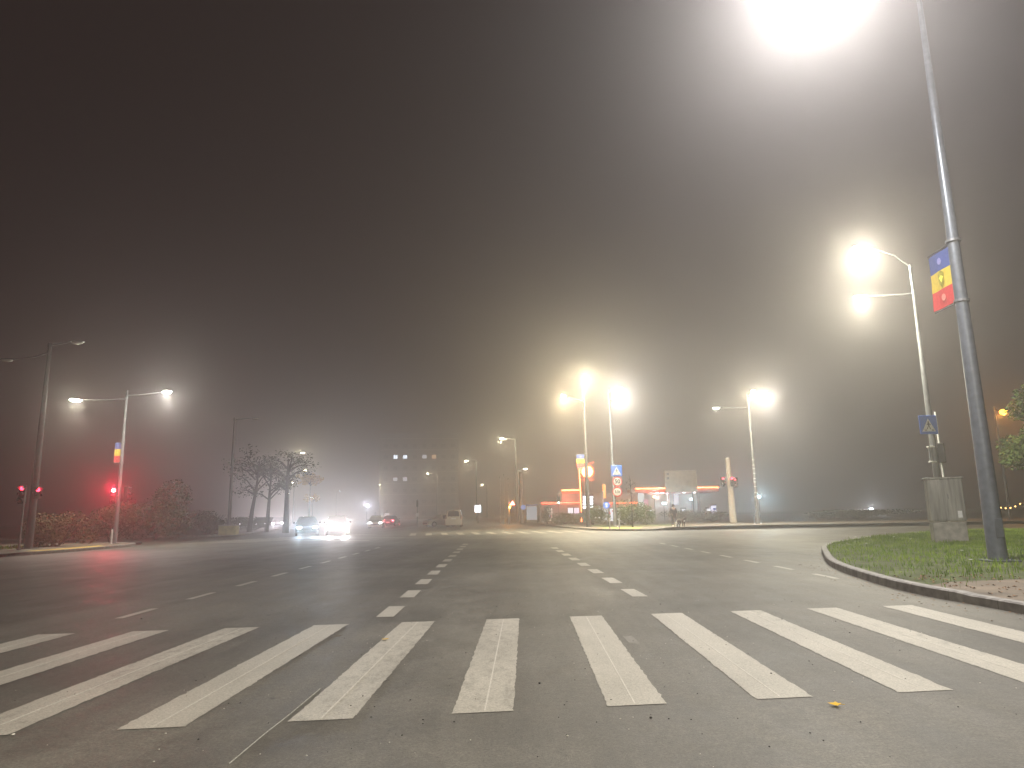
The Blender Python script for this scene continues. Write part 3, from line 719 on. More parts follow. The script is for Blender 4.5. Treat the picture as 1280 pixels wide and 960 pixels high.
for i in range(16):
    u = 743+i*3.2; a = loc_(u, 639+random.uniform(-1, 4)); MB().box((a.x, -.10, a.z), (random.uniform(.12, .3), .05, random.uniform(.15, .45))).build('shelf_goods', random.choice((SRED, YELLOWP, WHITE, BLUE, DKPOLE)), st)
for i in range(7):
    a = loc_(684+i*1.0, 643+random.uniform(-4, 4)); MB().box((a.x, -.10, a.z), (.09, .05, random.uniform(.2, .7))).build('shelf_goods', random.choice((SRED, WHITE, BLUE, DKPOLE)), st)
# pylon with round emblem and price rows
q = Vector((at(735, 640, 92).x, 92, .12)); t = thing('price_pylon', 'price pylon with glowing yellow round emblem and lit price rows', 'sign', q)
def L2(u, v): return at(u, v, 92)-q
MB().box((0, .2, L2(735, 617).z/2), (1.6, .3, L2(735, 617).z), bev=.03).build('board', DKPOLE, t)
MB().box((0, .25, (L2(735, 617).z+L2(735, 598).z)/2), (.35, .2, L2(735, 598).z-L2(735, 617).z)).build('mast', DKPOLE, t)
e = L2(734, 589.5); MB().plate(circ(.92, 28, e.x, e.z), .0, .2).build('emblem_rim', emis('emblem_rim', (1, .05, .02), 1.6, (.6, .1, .05)), t)
MB().plate(circ(.72, 28, e.x, e.z), -.06, -.005).build('emblem_disc', emis('emblem_disc', (1, .62, .16), 6), t)
MB().plate([(e.x+.1, e.z+1.0), (e.x+.95, e.z+1.3), (e.x+.9, e.z+1.12), (e.x+.3, e.z+.9)], -.02, .05).build('emblem_flame', emis('emblem_flame', (1, .06, .03), 3), t)
mb = MB(); zz = L2(734, 600).z
for i in range(8):
    if i == 4: continue
    xx = e.x-.72+i*.205
    mb.box((xx, .05, zz), (.045, .05, .19)); mb.box((xx+.05, .05, zz+(.07 if i % 2 else -.07)), (.09, .05, .04)); mb.box((xx+.1, .05, zz), (.035, .05, .17 if i % 3 else .1))
mb.build('red_lettering', emis('red_letters', (1, .06, .04), 4), t)
PRICE = emis('price_light', (.9, .95, 1), 7)
for v in (621.7, 625.9, 629.9, 634):
    for u, ww in ((730.6, .40), (739.3, .42)):
        p = L2(u, v); mb = MB(); n = 3
        for i in range(n):
            x0 = p.x-ww/2+ww*i/n+.06; s_ = .05
            mb.box((x0, .03, p.z+.1), (.1, .02, .035)); mb.box((x0, .03, p.z), (.1, .02, .035)); mb.box((x0, .03, p.z-.1), (.1, .02, .035)); mb.box((x0+.045, .03, p.z), (.03, .02, .22)); 
            if i != 0: mb.box((x0-.045, .03, p.z), (.03, .02, .22))
        mb.build('price_digits', PRICE, t)
light('POINT', t, (e.x, -1.0, e.z), 500, (1, .35, .12), .3, name='emblem_light')
# canopy at right
YCn = 98.0
q = Vector((at(846, 640, YCn).x, YCn, .12)); cn = thing('station_canopy', 'flat filling station canopy with red neon edge, right of the shop', 'canopy', q)
def L3(u, v): return at(u, v, YCn)-q
a = L3(794, 611); b = L3(898, 611)
MB().box(((a.x+b.x)/2, 4, a.z-.25), (b.x-a.x, 8, .7), bev=.02).build('roof', mat('canopy_red', (.5, .1, .08), .6, 0, 3, .1), cn)
MB().tube([(a.x, -.08, a.z), (b.x, -.08, a.z)], .08, 8).build('neon_line', NEONO, cn)
MB().box(((a.x+b.x)/2, -.03, a.z-.32), (b.x-a.x, .05, .32)).build('fascia', ORB, cn)
for u in (806, 842, 880):
    x = L3(u, 630).x; MB().box((x, 3, (a.z-.6)/2), (.4, .4, a.z-.6)).build('column', PINKW, cn)
for u in (823, 829.5, 857, 870): x = L3(u, 614).x; MB().box((x, 1.0, a.z-.63), (.3, .3, .06)).build('ceiling_light', emis('canopy_light', (1, .98, .95), 14), cn)
light('POINT', cn, ((a.x+b.x)/2-2, 3, a.z-1.2), 700, (.95, .95, 1), .3, name='canopy_glow')
light('POINT', st, (-2.0, -1.2, A1.z+.7), 180, (1, .25, .15), .3, name='neon_glow')
light('POINT', cn, (a.x+2.5, -1.2, a.z-.6), 160, (1, .22, .1), .3, name='neon_glow')
# fuel pumps under the canopy
for u, lab in ((815, 'fuel pump under the left part of the canopy'), (858, 'fuel pump under the middle of the canopy'), (890, 'fuel pump under the right end of the canopy')):
    x = at(u, 640, 99).x; t = thing('fuel_pump', lab, 'fuel pump', (x, 101, .12), 0, 'fuel pumps'); MB().box((0, 0, .85), (.8, .5, 1.7), bev=.04).build('pump_body', PINKW, t); MB().box((0, -.26, 1.3), (.5, .02, .3)).build('display', WINL, t); MB().tube([(.42, -.1, 1.3), (.55, -.2, .7), (.42, -.2, .4)], .025, 6).build('hose', RUBBER, t)
# vertical advertising flags and lightboxes by the station
def feather(label, u, v0, v1, Y, wd, m, tilt=0):
    b = at(u, v1, Y); tp = at(u, v0, Y); q = Vector((b.x, Y, .12)); t = thing('advertising_flag', label, 'flag', q, 0, 'upright flags by the station')
    H = tp.z-.12; z0 = max(.4, b.z)
    MB().tube([(-wd/2, .04, 0), (-wd/2, .04, H)], .025, 8).build('pole', GALV, t)
    vs = []; n = 8
    mb = MB(); out = [(-wd/2+.03, z0)]+[(wd/2+tilt*(1-i/n)**2, z0+(H-z0)*i/n*.96) for i in range(n+1)]+[(-wd/2+.03, H)]
    mb.plate(out, -.01, .01); mb.build('cloth', m, t); return t
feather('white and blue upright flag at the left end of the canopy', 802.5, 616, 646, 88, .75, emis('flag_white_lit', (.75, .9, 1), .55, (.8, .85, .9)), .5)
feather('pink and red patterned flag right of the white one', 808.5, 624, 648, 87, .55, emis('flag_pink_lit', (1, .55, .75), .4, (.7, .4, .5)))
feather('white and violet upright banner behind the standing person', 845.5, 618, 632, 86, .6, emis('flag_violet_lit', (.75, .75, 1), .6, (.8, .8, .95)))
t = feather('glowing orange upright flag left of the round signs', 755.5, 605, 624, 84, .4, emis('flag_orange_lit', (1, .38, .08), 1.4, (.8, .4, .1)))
q = at(749.5, 615, 84); t = thing('white_mast', 'tall pale mast just left of the small round blue sign', 'mast', (q.x+.35, 84, .12)); MB().tube([(0, 0, 0), (0, 0, at(753, 617, 84).z)], .09, 10).build('mast', WHITE, t); MB().ball((0, 0, at(753, 616, 84).z), .12, 10, 6).build('mast_cap', WHITE, t)
q = at(893, 651, 92); t = thing('lit_info_panel', 'small violet lit information panel left of the concrete post', 'sign', (q.x, 92, .12)); MB().box((0, 0, 1.0), (.75, .2, 2.0), bev=.03).build('case', DKPOLE, t); MB().box((0, -.115, 1.25), (.6, .02, 1.1)).build('screen', emis('violet_panel', (.7, .7, 1), 1.5), t); MB().box((.1, -.13, 1.4), (.38, .01, .28)).build('picture', BLUE, t)
# billboard
q = at(854, 650, 84); t = thing('billboard', 'blank pale billboard panel standing before the station canopy', 'billboard', (q.x, 84, .12))
za = at(854, 616, 84).z; zb = at(854, 589.5, 84).z; wb = at(874, 600, 84).x-at(834, 600, 84).x
MB().box((0, 0, (za+zb)/2), (wb, .14, zb-za), bev=.02).build('panel', mat('billboard_back', (.5, .47, .4), .7, 0, 2, .12), t)
for s_ in (-.35, .35): MB().box((wb*s_, .14, zb/2-.1), (.12, .12, zb-.3)).build('leg', DKPOLE, t)
for k in range(2): MB().box((-wb*.40, -.08, zb-.38-k*.5), (.26, .02, .26)).build('dark_mark', DKPOLE, t)
# pale flagpoles
for u, tv, lab in ((625.5, 598, 'left pale flagpole left of the warning triangle'), (630.5, 595, 'middle pale flagpole left of the warning triangle'), (636, 600, 'right pale flagpole behind the warning triangle')):
    q = at(u, 652, 90); t = thing('flagpole', lab, 'flagpole', (q.x, 90, .12), 0, 'pale flagpoles'); H = at(u, tv, 90).z; MB().tube([(0, 0, 0), (0, 0, H)], [.06, .035], 8).build('pole', WHITE, t); MB().ball((0, 0, H+.04), .07, 8, 6).build('finial', GALV, t)
q = at(652, 652, 92); t = thing('concrete_mast', 'thick pale mast left of the blue lit shelter', 'mast', (q.x, 92, .12)); MB().tube([(0, 0, 0), (0, 0, at(651, 592, 92).z)], [.28, .2], 12).build('mast', CONC, t, smooth=True); MB().tube([(0, 0, at(651, 592, 92).z), (0, 0, at(651, 592, 92).z+.1)], .22, 12).build('cap', CONC, t)
q = at(665, 652, 90); t = thing('bus_shelter', 'small blue lit glass shelter beside the thick pale mast', 'shelter', (q.x, 90, .12))
MB().box((0, 0, 2.3), (1.5, 1.2, .14), bev=.02).build('roof', BLUE, t)
for x in (-.7, .7):
    for y in (-.5, .5): MB().box((x, y, 1.12), (.07, .07, 2.24)).build('leg', GALV, t)
MB().box((0, .5, 1.3), (1.32, .03, 1.7)).build('back_panel', emis('shelter_panel', (.45, .65, .85), .35, (.4, .5, .6)), t)
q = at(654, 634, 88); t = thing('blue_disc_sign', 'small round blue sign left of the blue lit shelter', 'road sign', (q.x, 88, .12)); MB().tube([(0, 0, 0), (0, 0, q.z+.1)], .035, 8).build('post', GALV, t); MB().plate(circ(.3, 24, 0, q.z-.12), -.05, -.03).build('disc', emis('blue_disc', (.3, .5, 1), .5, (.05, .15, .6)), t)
# lightbox and signs in the centre-left distance
q = at(597.5, 652, 100); t = thing('lightbox', 'small bright white lightbox sign right of the white van', 'sign', (q.x, 100, .12)); zz = at(597, 636, 100).z
MB().box((0, 0, zz-.12), (1.0, .2, 1.1), bev=.03).build('case', DKPOLE, t); MB().box((0, -.115, zz-.12), (.86, .02, .96)).build('lit_face', emis('lightbox_white', (.9, .93, 1), 5), t)
for i in range(4): MB().box((-.3+i*.2, -.13, zz-.12), (.03, .01, .8)).build('divider', DKPOLE, t)
MB().tube([(0, 0, 0), (0, 0, zz-.6)], .06, 8).build('post', GALV, t)
q = at(521.5, 657, 78); t = thing('keep_left_sign', 'slim sign post with a pale disc standing on the median', 'road sign', (q.x, 78, .12)); MB().tube([(0, 0, 0), (0, 0, 3.0)], .04, 8).build('post', GALV, t)
MB().plate(circ(.2, 20, 0, at(521.5, 643.5, 78).z-.12), -.06, -.04).build('disc', SWHITE, t); MB().box((0, -.05, 2.55), (.22, .03, .7)).build('upper_plate', GALV, t)
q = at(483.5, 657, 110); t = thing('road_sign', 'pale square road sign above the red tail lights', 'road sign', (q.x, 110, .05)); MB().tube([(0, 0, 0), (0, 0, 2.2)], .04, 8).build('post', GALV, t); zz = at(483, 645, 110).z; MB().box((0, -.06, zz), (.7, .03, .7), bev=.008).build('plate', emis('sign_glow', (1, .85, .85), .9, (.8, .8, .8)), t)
MB().tube([(0, -.03, zz-.4), (0, -.03, zz+.3)], .03, 6).build('bracket', GALV, t)
q = at(469, 657, 110); t = thing('marker_post', 'small pale marker post left of the square road sign', 'post', (q.x, 110, .05)); MB().box((0, 0, .8), (.12, .12, 1.6)).build('post', WHITE, t); zz = at(469, 643, 110).z; MB().box((0, -.02, zz), (.26, .14, .6), bev=.02).build('marker_head', WHITE, t)

# floodlights
def flood(label, u, v, Y, power, c, s=.1):
    p = at(u, v, Y); t = thing('floodlight', label, 'floodlight', (p.x, Y, .12), 0, 'small white floodlights')
    MB().tube([(0, .1, 0), (0, .1, max(.5, p.z-.2))], .04, 8).build('post', BLKPOLE, t); MB().box((0, .06, p.z-.12), (.5, .14, .3), bev=.02).build('housing', BLACK, t)
    MB().box((0, -.02, p.z-.12), (.42, .02, .24)).build('lens', emis('flood_lens', c, 20), t)
    light('SPOT', t, (0, -.14, p.z-.12), power, c, s, 150, .8, (0, -1, -.15), 'flood_light')
ICE = (.55, .85, 1)
flood('icy white floodlight right of the strapped lamp post', 948.5, 621, 84, 1400, ICE)
flood('icy white floodlight under the billboard right side', 864.5, 624, 97, 1100, ICE)
flood('icy white floodlight left of the standing person', 830, 629.5, 97, 1100, ICE)
flood('low white floodlight alone on the dark right side', 1089, 636, 100, 700, (.8, .9, 1))
flood('bluish white floodlight above and left of the red tail lights', 458.5, 632, 150, 3200, (.75, .82, 1))
flood('small orange floodlight under the canopy left part', 818, 621, 104, 260, (1, .5, .15))

# ------------------------------------------------------------------ vehicles
def wheel(t, x, y, r=.32):
    w_ = MB(); w_.tube([(x-.1, y, r), (x-.09, y, r), (x+.09, y, r), (x+.1, y, r)], [r*.92, r, r, r*.92], 20); w_ = w_.build('wheel', RUBBER, t, smooth=True)
    sx = .105 if x > 0 else -.105
    MB().tube([(x+sx*.9, y, r), (x+sx, y, r)], [r*.62, r*.55], 14).build('rim', RIM, w_)
def vehicle(label, loc, rz, kind, paint, head=0, tail=0, hc=(1, .97, 1), group='cars on the road', flare=1.0):
    t = thing('parked_car' if kind == 'parked' else ('white_van' if kind == 'van' else 'car'), label, 'van' if kind == 'van' else 'car', loc, rz, group)
    if kind == 'van':   # front at -y
        S = [(-2.45, .35, .6, .62, .78, .6), (-2.35, .22, .85, .95, .88, .7), (-1.75, .2, 1.08, 1.2, .93, .78), (-.95, .2, 1.12, 1.85, .95, .74), (-.4, .2, 1.14, 1.95, .96, .76), (1.0, .2, 1.14, 1.96, .96, .76), (2.25, .2, 1.14, 1.93, .95, .75), (2.42, .25, 1.1, 1.70, .93, .72), (2.48, .4, .8, .95, .9, .7)]
        gl = range(2, 7); wy = 1.5
    else:
        S = [(-2.1, .35, .5, .55, .72, .55), (-2.0, .22, .68, .74, .82, .66), (-1.2, .18, .84, .92, .88, .72), (-.75, .18, .88, .98, .88, .68), (-.15, .18, .9, 1.40, .88, .62), (.5, .18, .92, 1.46, .88, .62), (1.2, .18, .93, 1.36, .88, .62), (1.8, .2, .93, 1.02, .86, .66), (2.05, .28, .88, .94, .8, .64), (2.12, .4, .6, .68, .76, .6)]
        gl = range(3, 7); wy = 1.28
    vs = []; fs = []
    for (y, zb, zl, zt, wb_, wt) in S:
        vs += [(-wb_*.9, y, zb), (-wb_, y, zb+.18), (-wb_, y, zl), (-wt, y, zt-.03), (-wt*.8, y, zt), (wt*.8, y, zt), (wt, y, zt-.03), (wb_, y, zl), (wb_, y, zb+.18), (wb_*.9, y, zb)]
    for i in range(len(S)-1):
        for k in range(10): fs.append((i*10+k, i*10+(k+1) % 10, i*10+10+(k+1) % 10, i*10+10+k))
    fs += [tuple(range(9, -1, -1)), tuple(range(len(S)*10-10, len(S)*10))]
    MB().add(vs, fs).build('body', paint, t, smooth=True)
    def V(i, k): return Vector(vs[i*10+k])
    # side windows
    for sd, (k0, k1) in ((-1, (2, 3)), (1, (7, 6))):
        for i in gl:
            if V(i, k1).z-V(i, k0).z < .25 or V(i+1, k1).z-V(i+1, k0).z < .25: continue
            a, b, c, d = V(i, k0), V(i+1, k0), V(i+1, k1), V(i, k1); cen = (a+b+c+d)/4
            o_ = Vector((sd*.008, 0, 0)); MB().add([x+(cen-x)*.12+o_ for x in (a, b, c, d)], [(0, 1, 2, 3)]).build('side_window', GLASS, t)
    def screen(i, j, nm):
        a, b, c, d = V(i, 3), V(i, 6), V(j, 6), V(j, 3); cen = (a+b+c+d)/4; n = (b-a).cross(d-a).normalized(); n = n if n.z > 0 else -n
        MB().add([x+(cen-x)*.1+n*.012 for x in (a, b, c, d)], [(0, 1, 2, 3)]).build(nm, GLASS, t)
    if kind == 'van':
        screen(2, 3, 'windscreen')
        MB().plate([(-.66, 1.2), (.66, 1.2), (.6, 1.72), (.45, 1.8), (-.45, 1.8), (-.6, 1.72)], 2.44, 2.475).build('rear_window', GLASS, t)
        MB().box((0, 2.49, .95), (.55, .02, .13)).build('number_plate', SWHITE, t)
        MB().box((0, 2.46, 1.83), (.3, .03, .05)).build('high_brake_light', LOFF['r'], t)
        ty, tz, tx = 2.46, 1.15, .84
    else:
        screen(3, 4, 'windscreen'); screen(6, 7, 'rear_window')
        MB().box((0, 2.12, .58), (.5, .02, .12)).build('number_plate', SWHITE, t); ty, tz, tx = 2.06, .8, .62
    MB().box((0, S[0][0]+.02, .42), (1.3, .06, .14)).build('grille', BLACK, t)
    for sx in (-1, 1):
        hl = MB().ball((sx*.58, S[0][0]+.06, .62 if kind != 'van' else .75), (.17, .07, .09), 12, 8).build('headlight', emis('headlight_lit', hc, 40) if head else LENSOFF, t, smooth=True)
        MB().box((sx*tx, ty, tz), (.2 if kind != 'van' else .12, .08, .12 if kind != 'van' else .42), bev=.015).build('tail_light', emis('tail_lit', (1, .06, .08), 22) if tail else LOFF['r'], t)
        if head: light('SPOT', t, (sx*.58, S[0][0]-.14, .64), head, hc, .15*flare, 42, 1.0, (0, -1, .06), 'headlight_beam')
        if tail: light('POINT', t, (sx*tx, ty+.25, tz), tail, (1, .05, .08), .08, name='tail_glow')
        for yy in (-wy, wy): wheel(t, sx*.80, yy)
        MB().box((sx*(.98 if kind != 'van' else 1.06), -.55 if kind != 'van' else -1.2, .98 if kind != 'van' else 1.2), (.16, .09, .12), bev=.02).build('wing_mirror', paint, t)
    return t
PWHITE = mat('white_car_paint', (.62, .58, .5), .25, 0, 4, .04, coat=.5); PSILV = mat('silver_car_paint', (.4, .4, .41), .28, .5, 4, .04, coat=.5)
PDARK = mat('dark_car_paint', (.03, .03, .04), .25, .3, 4, .1, coat=.5)
q = gnd(565.5, 659); vehicle('white van seen from behind, waiting at the far side of the junction', (q.x, q.y+2.5, 0), math.pi+R(3), 'van', PWHITE) 
bpy.context.view_layer.update()
q = gnd(550, 659); vehicle('pale car beside the white van, its nose turned to the left', (q.x-.4, q.y+4.2, 0), R(-58), 'car', PWHITE)
q = gnd(485, 658.5); vehicle('car with glowing red tail lights, left of centre', (q.x, q.y+2, 0), math.pi, 'car', PDARK, 0, 110)
q = gnd(475.5, 660.5); vehicle('pale car nose catching the light left of the red tail lights', (q.x-1.0, q.y+2.5, 0), R(8), 'car', PWHITE, 60)
q = gnd(412, 669.5); vehicle('oncoming car with glaring white headlights', (q.x, q.y+2.1, 0), R(15), 'car', PDARK, 1500, 0, (1, .94, .95), flare=1.6)
q = gnd(372.5, 670); vehicle('oncoming car with blue white headlights beside the dark post', (q.x, q.y+2.1, 0), R(18), 'car', PDARK, 650, 0, (.55, .8, 1), flare=1.4)
for (u, v, Y, pw, rz, lab) in ((297, 656, 92, 500, 20, 'parked car with violet white lights nearest the yellowish block'), (318, 661, 86, 420, 20, 'parked car with small lights between the left trunks'), (329, 661.5, 98, 420, 18, 'parked car with small lights just right of the first trunk'), (341, 660, 96, 1300, 18, 'parked car with the brightest lights behind the left trunks'), (350, 659.5, 110, 600, 17, 'parked car with faint lights by the dark roadside post')):
    p = at(u, v, Y); vehicle(lab, (p.x, Y+2, .05), R(rz), 'parked', random.choice((PDARK, PSILV)), pw, 0, (1, .92, 1), 'cars parked behind the left trees')

# ------------------------------------------------------------------ apartment block far behind
Yb = 268.0; KB = 268/188; q = Vector((at(524, 650, Yb).x, Yb, 0)); bd = thing('apartment_building', 'tall dark apartment block in fog with a few lit windows', 'building', q, R(8))
BW, BH, BD = 21*KB, 22.5*KB, 12*KB
WALLD = mat('flat_wall', (.16, .15, .14), .85, 0, 2, .15)
MB().box((0, BD/2, BH/2), (BW, BD, BH)).build('wall', WALLD, bd); MB().box((0, BD/2, BH+.2), (BW+.5, BD+.5, .4)).build('roof', DKPOLE, bd)
MB().box((4, BD/2, BH+.95), (3, 3, 1.1)).build('lift_housing', WALLD, bd)
LITW = emis('lit_flat_window', (.75, .85, 1), 5); LITD = emis('dim_flat_window', (.9, .9, 1), 1.5); LITO = emis('warm_flat_window', (1, .55, .3), 1.8)
lit = {}
for j in range(8): MB().box((0, -.1, (.55+j*2.98)*KB), (BW+.1, .3, .22)).build('floor_band', CONC, bd)
for i in range(8):
    for j in range(7):
        x = (-10.5+1.5+i*2.57)*KB; zz = (1.6+j*2.98)*KB
        f = MB(); f.box((x, -.04, zz), (1.7, .08, 1.5)); f = f.build('window', DKPOLE, bd)
        m = GLASS
        px_u = 524+x/Yb*FPX
        if j == 5 and i in (1, 2): m = LITW
        elif j == 5 and i == 4: m = LITD
        elif j == 5 and i == 5: m = LITO
        elif j == 3 and i in (1, 2): m = LITD
        MB().box((x-.4, -.09, zz), (.68, .02, 1.3)).box((x+.4, -.09, zz), (.68, .02, 1.3)).build('pane', m, f)

# ------------------------------------------------------------------ trees and bushes
LB = 'bushes along the left pavement'
bush('low olive bush at the far left edge, yellowish leaf tips', (-25.6, 30.0, .1), 2.4, 1.6, 2.1, 3600, .075, LEAFB, LB)
bush('loose bush right of the dark unlit lamp, lit olive brown', (at(70, 660, 37).x, 37.2, .1), 2.2, 1.5, 1.9, 3600, .075, LEAFB, LB)
bush('reddish lit dark bush left of the red signal', (at(110, 660, 42).x, 44.5, .1), 2.6, 1.8, 2.3, 3400, .08, LEAFD, LB)
bush('tall dense dark bush right of the red signal', (at(186, 660, 46).x, 47.0, .1), 2.3, 2.0, 3.6, 5200, .085, LEAFD, LB)
bush('rounded dark bush left of the yellowish block', (at(242, 660, 55).x, 57.5, .1), 2.2, 1.8, 2.2, 3200, .085, LEAFD, LB)
bush('low dark hedge behind the left trunks', (at(312, 660, 75).x, 76, .1), 4.0, 1.5, 1.4, 2400, .09, LEAFD, LB)
LT = 'bare trunks along the left road'
q = gnd(311, 667); tree('leaning left roadside tree with a thin dim crown', (q.x, q.y, .1), 8.2, 2.7, 1300, .11, LEAFD, .2, .9, LT)
q = gnd(333, 666); tree('straight left roadside tree, middle of three trunks', (q.x, q.y, .1), 7.8, 2.4, 1300, .11, LEAFD, .19, .3, LT)
q = gnd(357, 667); tree('thicker left roadside tree beside the blue white headlights', (q.x, q.y, .1), 8.2, 2.2, 900, .11, LEAFD, .26, 0, LT)
tree('yellow leaved tree directly under a street lamp on the left', (at(386, 655, 104).x, 104, .1), at(386, 590, 104).z+.2, 1.6, 1700, .13, LEAFY, .12, 0, None, at(386, 604, 104).z)
tree('smaller faded yellow tree above the blue white headlights', (at(390, 655, 140).x, 140, .1), at(390, 618, 140).z+.3, 1.5, 800, .15, LEAFY, .1, 0, None, at(390, 628, 140).z)
p = at(1284, 560, 34); tree('leafy green tree cut by the right edge of the view', (p.x+2.4, 34, .1), 6.8, 2.8, 17000, .10, LEAFG, .17, 0, None, 2.4)
p = at(1228, 560, 70); 
RT = 'dark trees in fog beyond the right road'
RB = 'bushes before the station'
bush('large rounded green bush behind the sign post', (at(789, 650, 67).x, 67.0, .12), 2.2, 1.5, 2.3, 5200, .08, LEAFG, RB)
bush('rounded green bush under the lit price rows', (at(738, 650, 72).x+.3, 72.5, .12), 1.8, 1.4, 1.9, 3200, .08, LEAFG, RB)
bush('low bush before the station shop, left of the neon post', (at(706, 650, 80).x, 80, .12), 2.2, 1.2, 1.3, 2400, .08, LEAFG, RB)
bush('small dark thorny shrub at the left end of the shop', (at(684, 650, 82).x, 82, .12), .9, .8, 2.0, 1200, .08, LEAFD, RB)
bush('long low dark hedge under the billboard', (at(856, 650, 80).x, 79, .12), 3.4, 1.0, 1.25, 3000, .08, LEAFD, RB)
bush('low dark hedge left of the leaning concrete post', (at(885, 650, 80).x+.5, 80, .12), 2.6, 1.0, 1.35, 2400, .08, LEAFD, RB)
bush('long low dark hedge beyond the right road', (at(1075, 650, 78).x, 78, .12), 7.5, 1.2, 1.0, 4000, .1, LEAFD, RB)
# thin sapling with trunk in front of large bush
q = gnd(791, 661.5); t = thing('sapling', 'thin dark sapling stem in front of the large rounded bush', 'tree', (q.x, q.y, .13)); mb = MB(); mb.tube([(0, 0, 0), (.02, 0, 2), (-.03, 0, 3.9)], [.05, .035, .012], 7)
for i in range(12): a = i*2.1; zz = 1.6+i*.19; mb.tube([(0, 0, zz), (.35*math.cos(a), .35*math.sin(a), zz+.45)], [.012, .004], 4)
mb.build('trunk', BARK, t); leaf_cloud([(0, 0, 3.2, .5, .5, .8)], 90, .05).build('crown', LEAFB, t)
MB().tube([(0, 0, 0), (0, 0, .35)], .07, 8).build('tree_collar', BLACK, t)
# yellowish block left
q = at(279, 667, 55); t = thing('concrete_block', 'low yellowish concrete block beside the thin dark lamp', 'block', (q.x, 56, .1), R(4))
MB().box((0, 0, .38), (1.35, .8, .72), bev=.04).build('block', mat('yellow_block', (.42, .38, .18), .8, 0, 3, .2, .3), t); MB().box((0, 0, .77), (1.42, .86, .07), bev=.015).build('coping', CONC, t)

# ------------------------------------------------------------------ string lights at right edge
t = thing('string_lights', 'sagging string of small orange bulbs at the right edge', 'string lights', (at(1248, 632, 50).x, 50, 0))
pts = []
for i in range(13):
    s_ = i/12; p = at(1248+36*s_, 633-2.2*s_-9*s_*s_+6*math.sin(s_*3.14)*.6, 50); pts.append(p-Vector(t.location))
MB().tube(pts, .015, 5).build('wire', BLACK, t)
for p in pts[1::2]: MB().ball(p-Vector((0, 0, .05)), .05, 8, 6).build('bulb', emis('string_bulb', (1, .55, .15), 6), t)
for p in (pts[0], pts[-1]): MB().tube([(p.x, p.y, .1), tuple(p)], .04, 8).build('post', BLKPOLE, t)

# ------------------------------------------------------------------ person with a dog
def skin_body(name, verts, edges, radii, m, parent, sub=2, root=0):
    me = bpy.data.meshes.new(name); me.from_pydata(verts, edges, []); o = bpy.data.objects.new(name, me); col.objects.link(o)
    md = o.modifiers.new('s', 'SKIN'); md.use_smooth_shade = True
    for i, r_ in enumerate(radii):
        me.skin_vertices[0].data[i].radius = (r_, r_) if not isinstance(r_, tuple) else r_
        me.skin_vertices[0].data[i].use_root = (i == root)
    sb = o.modifiers.new('b', 'SUBSURF'); sb.levels = sub; sb.render_levels = sub
    dg = bpy.context.evaluated_depsgraph_get(); me2 = bpy.data.meshes.new_from_object(o.evaluated_get(dg)); bpy.data.objects.remove(o)
    me2.name = name; me2.materials.clear(); me2.materials.append(m); o = bpy.data.objects.new(name, me2); col.objects.link(o); o.parent = parent; return o
q = gnd(843, 660); pr = thing('person', 'person in dark coat and white shoes standing on the far pavement', 'person', (q.x, q.y, .13), R(12))
SKINM = mat('skin', (.45, .28, .2), .6, 0, 20, .05); COATM = mat('dark_coat', (.03, .032, .04), .85, 0, 30, .2); TRS = mat('dark_trousers', (.03, .03, .035), .9, 0, 30, .2); HAIRM = mat('dark_hair', (.02, .015, .012), .8, 0, 60, .3)
vb = [(0, 0, .95), (0, 0, 1.18), (0, .01, 1.42), (0, .01, 1.52), (0, -.01, 1.62), (0, -.01, 1.72),
      (-.10, 0, .90), (-.12, .02, .50), (-.13, .05, .08), (-.13, -.10, .05), (.10, 0, .90), (.14, -.02, .50), (.17, .03, .08), (.18, -.12, .05),
      (-.19, .01, 1.43), (-.26, .04, 1.17), (-.21, -.12, 1.0), (.19, .01, 1.43), (.26, .04, 1.17), (.21, -.12, 1.0)]
eb = [(0, 1), (1, 2), (2, 3), (3, 4), (4, 5), (0, 6), (6, 7), (7, 8), (8, 9), (0, 10), (10, 11), (11, 12), (12, 13), (2, 14), (14, 15), (15, 16), (2, 17), (17, 18), (18, 19)]
rb = [.14, .13, .13, .055, .09, .075, .095, .06, .045, .035, .095, .06, .045, .035, .06, .045, .032, .06, .045, .032]
skin_body('body', vb, eb, rb, SKINM, pr)
skin_body('coat', [(0, 0, .72), (0, 0, 1.0), (0, 0, 1.2), (0, .01, 1.42), (-.2, .01, 1.43), (-.27, .04, 1.16), (-.22, -.1, 1.02), (.2, .01, 1.43), (.27, .04, 1.16), (.22, -.1, 1.02)], [(0, 1), (1, 2), (2, 3), (3, 4), (4, 5), (5, 6), (3, 7), (7, 8), (8, 9)], [(.21, .17), (.19, .15), (.18, .14), (.17, .13), .085, .07, .06, .085, .07, .06], COATM, pr, 2, 1)
skin_body('trousers', [(0, 0, .92), (-.10, 0, .86), (-.12, .02, .5), (-.13, .05, .12), (.10, 0, .86), (.14, -.02, .5), (.17, .03, .12)], [(0, 1), (1, 2), (2, 3), (0, 4), (4, 5), (5, 6)], [.15, .12, .085, .07, .12, .085, .07], TRS, pr)
skin_body('hair', [(0, .0, 1.73), (0, .03, 1.68), (0, .05, 1.60)], [(0, 1), (1, 2)], [.085, .1, .075], HAIRM, pr, 2, 1)
for x, y in ((-.13, 0), (.175, -.03)): skin_body('shoe', [(x, y+.07, .05), (x, y-.04, .05), (x, y-.15, .04)], [(0, 1), (1, 2)], [.055, .06, .045], SWHITE, pr)
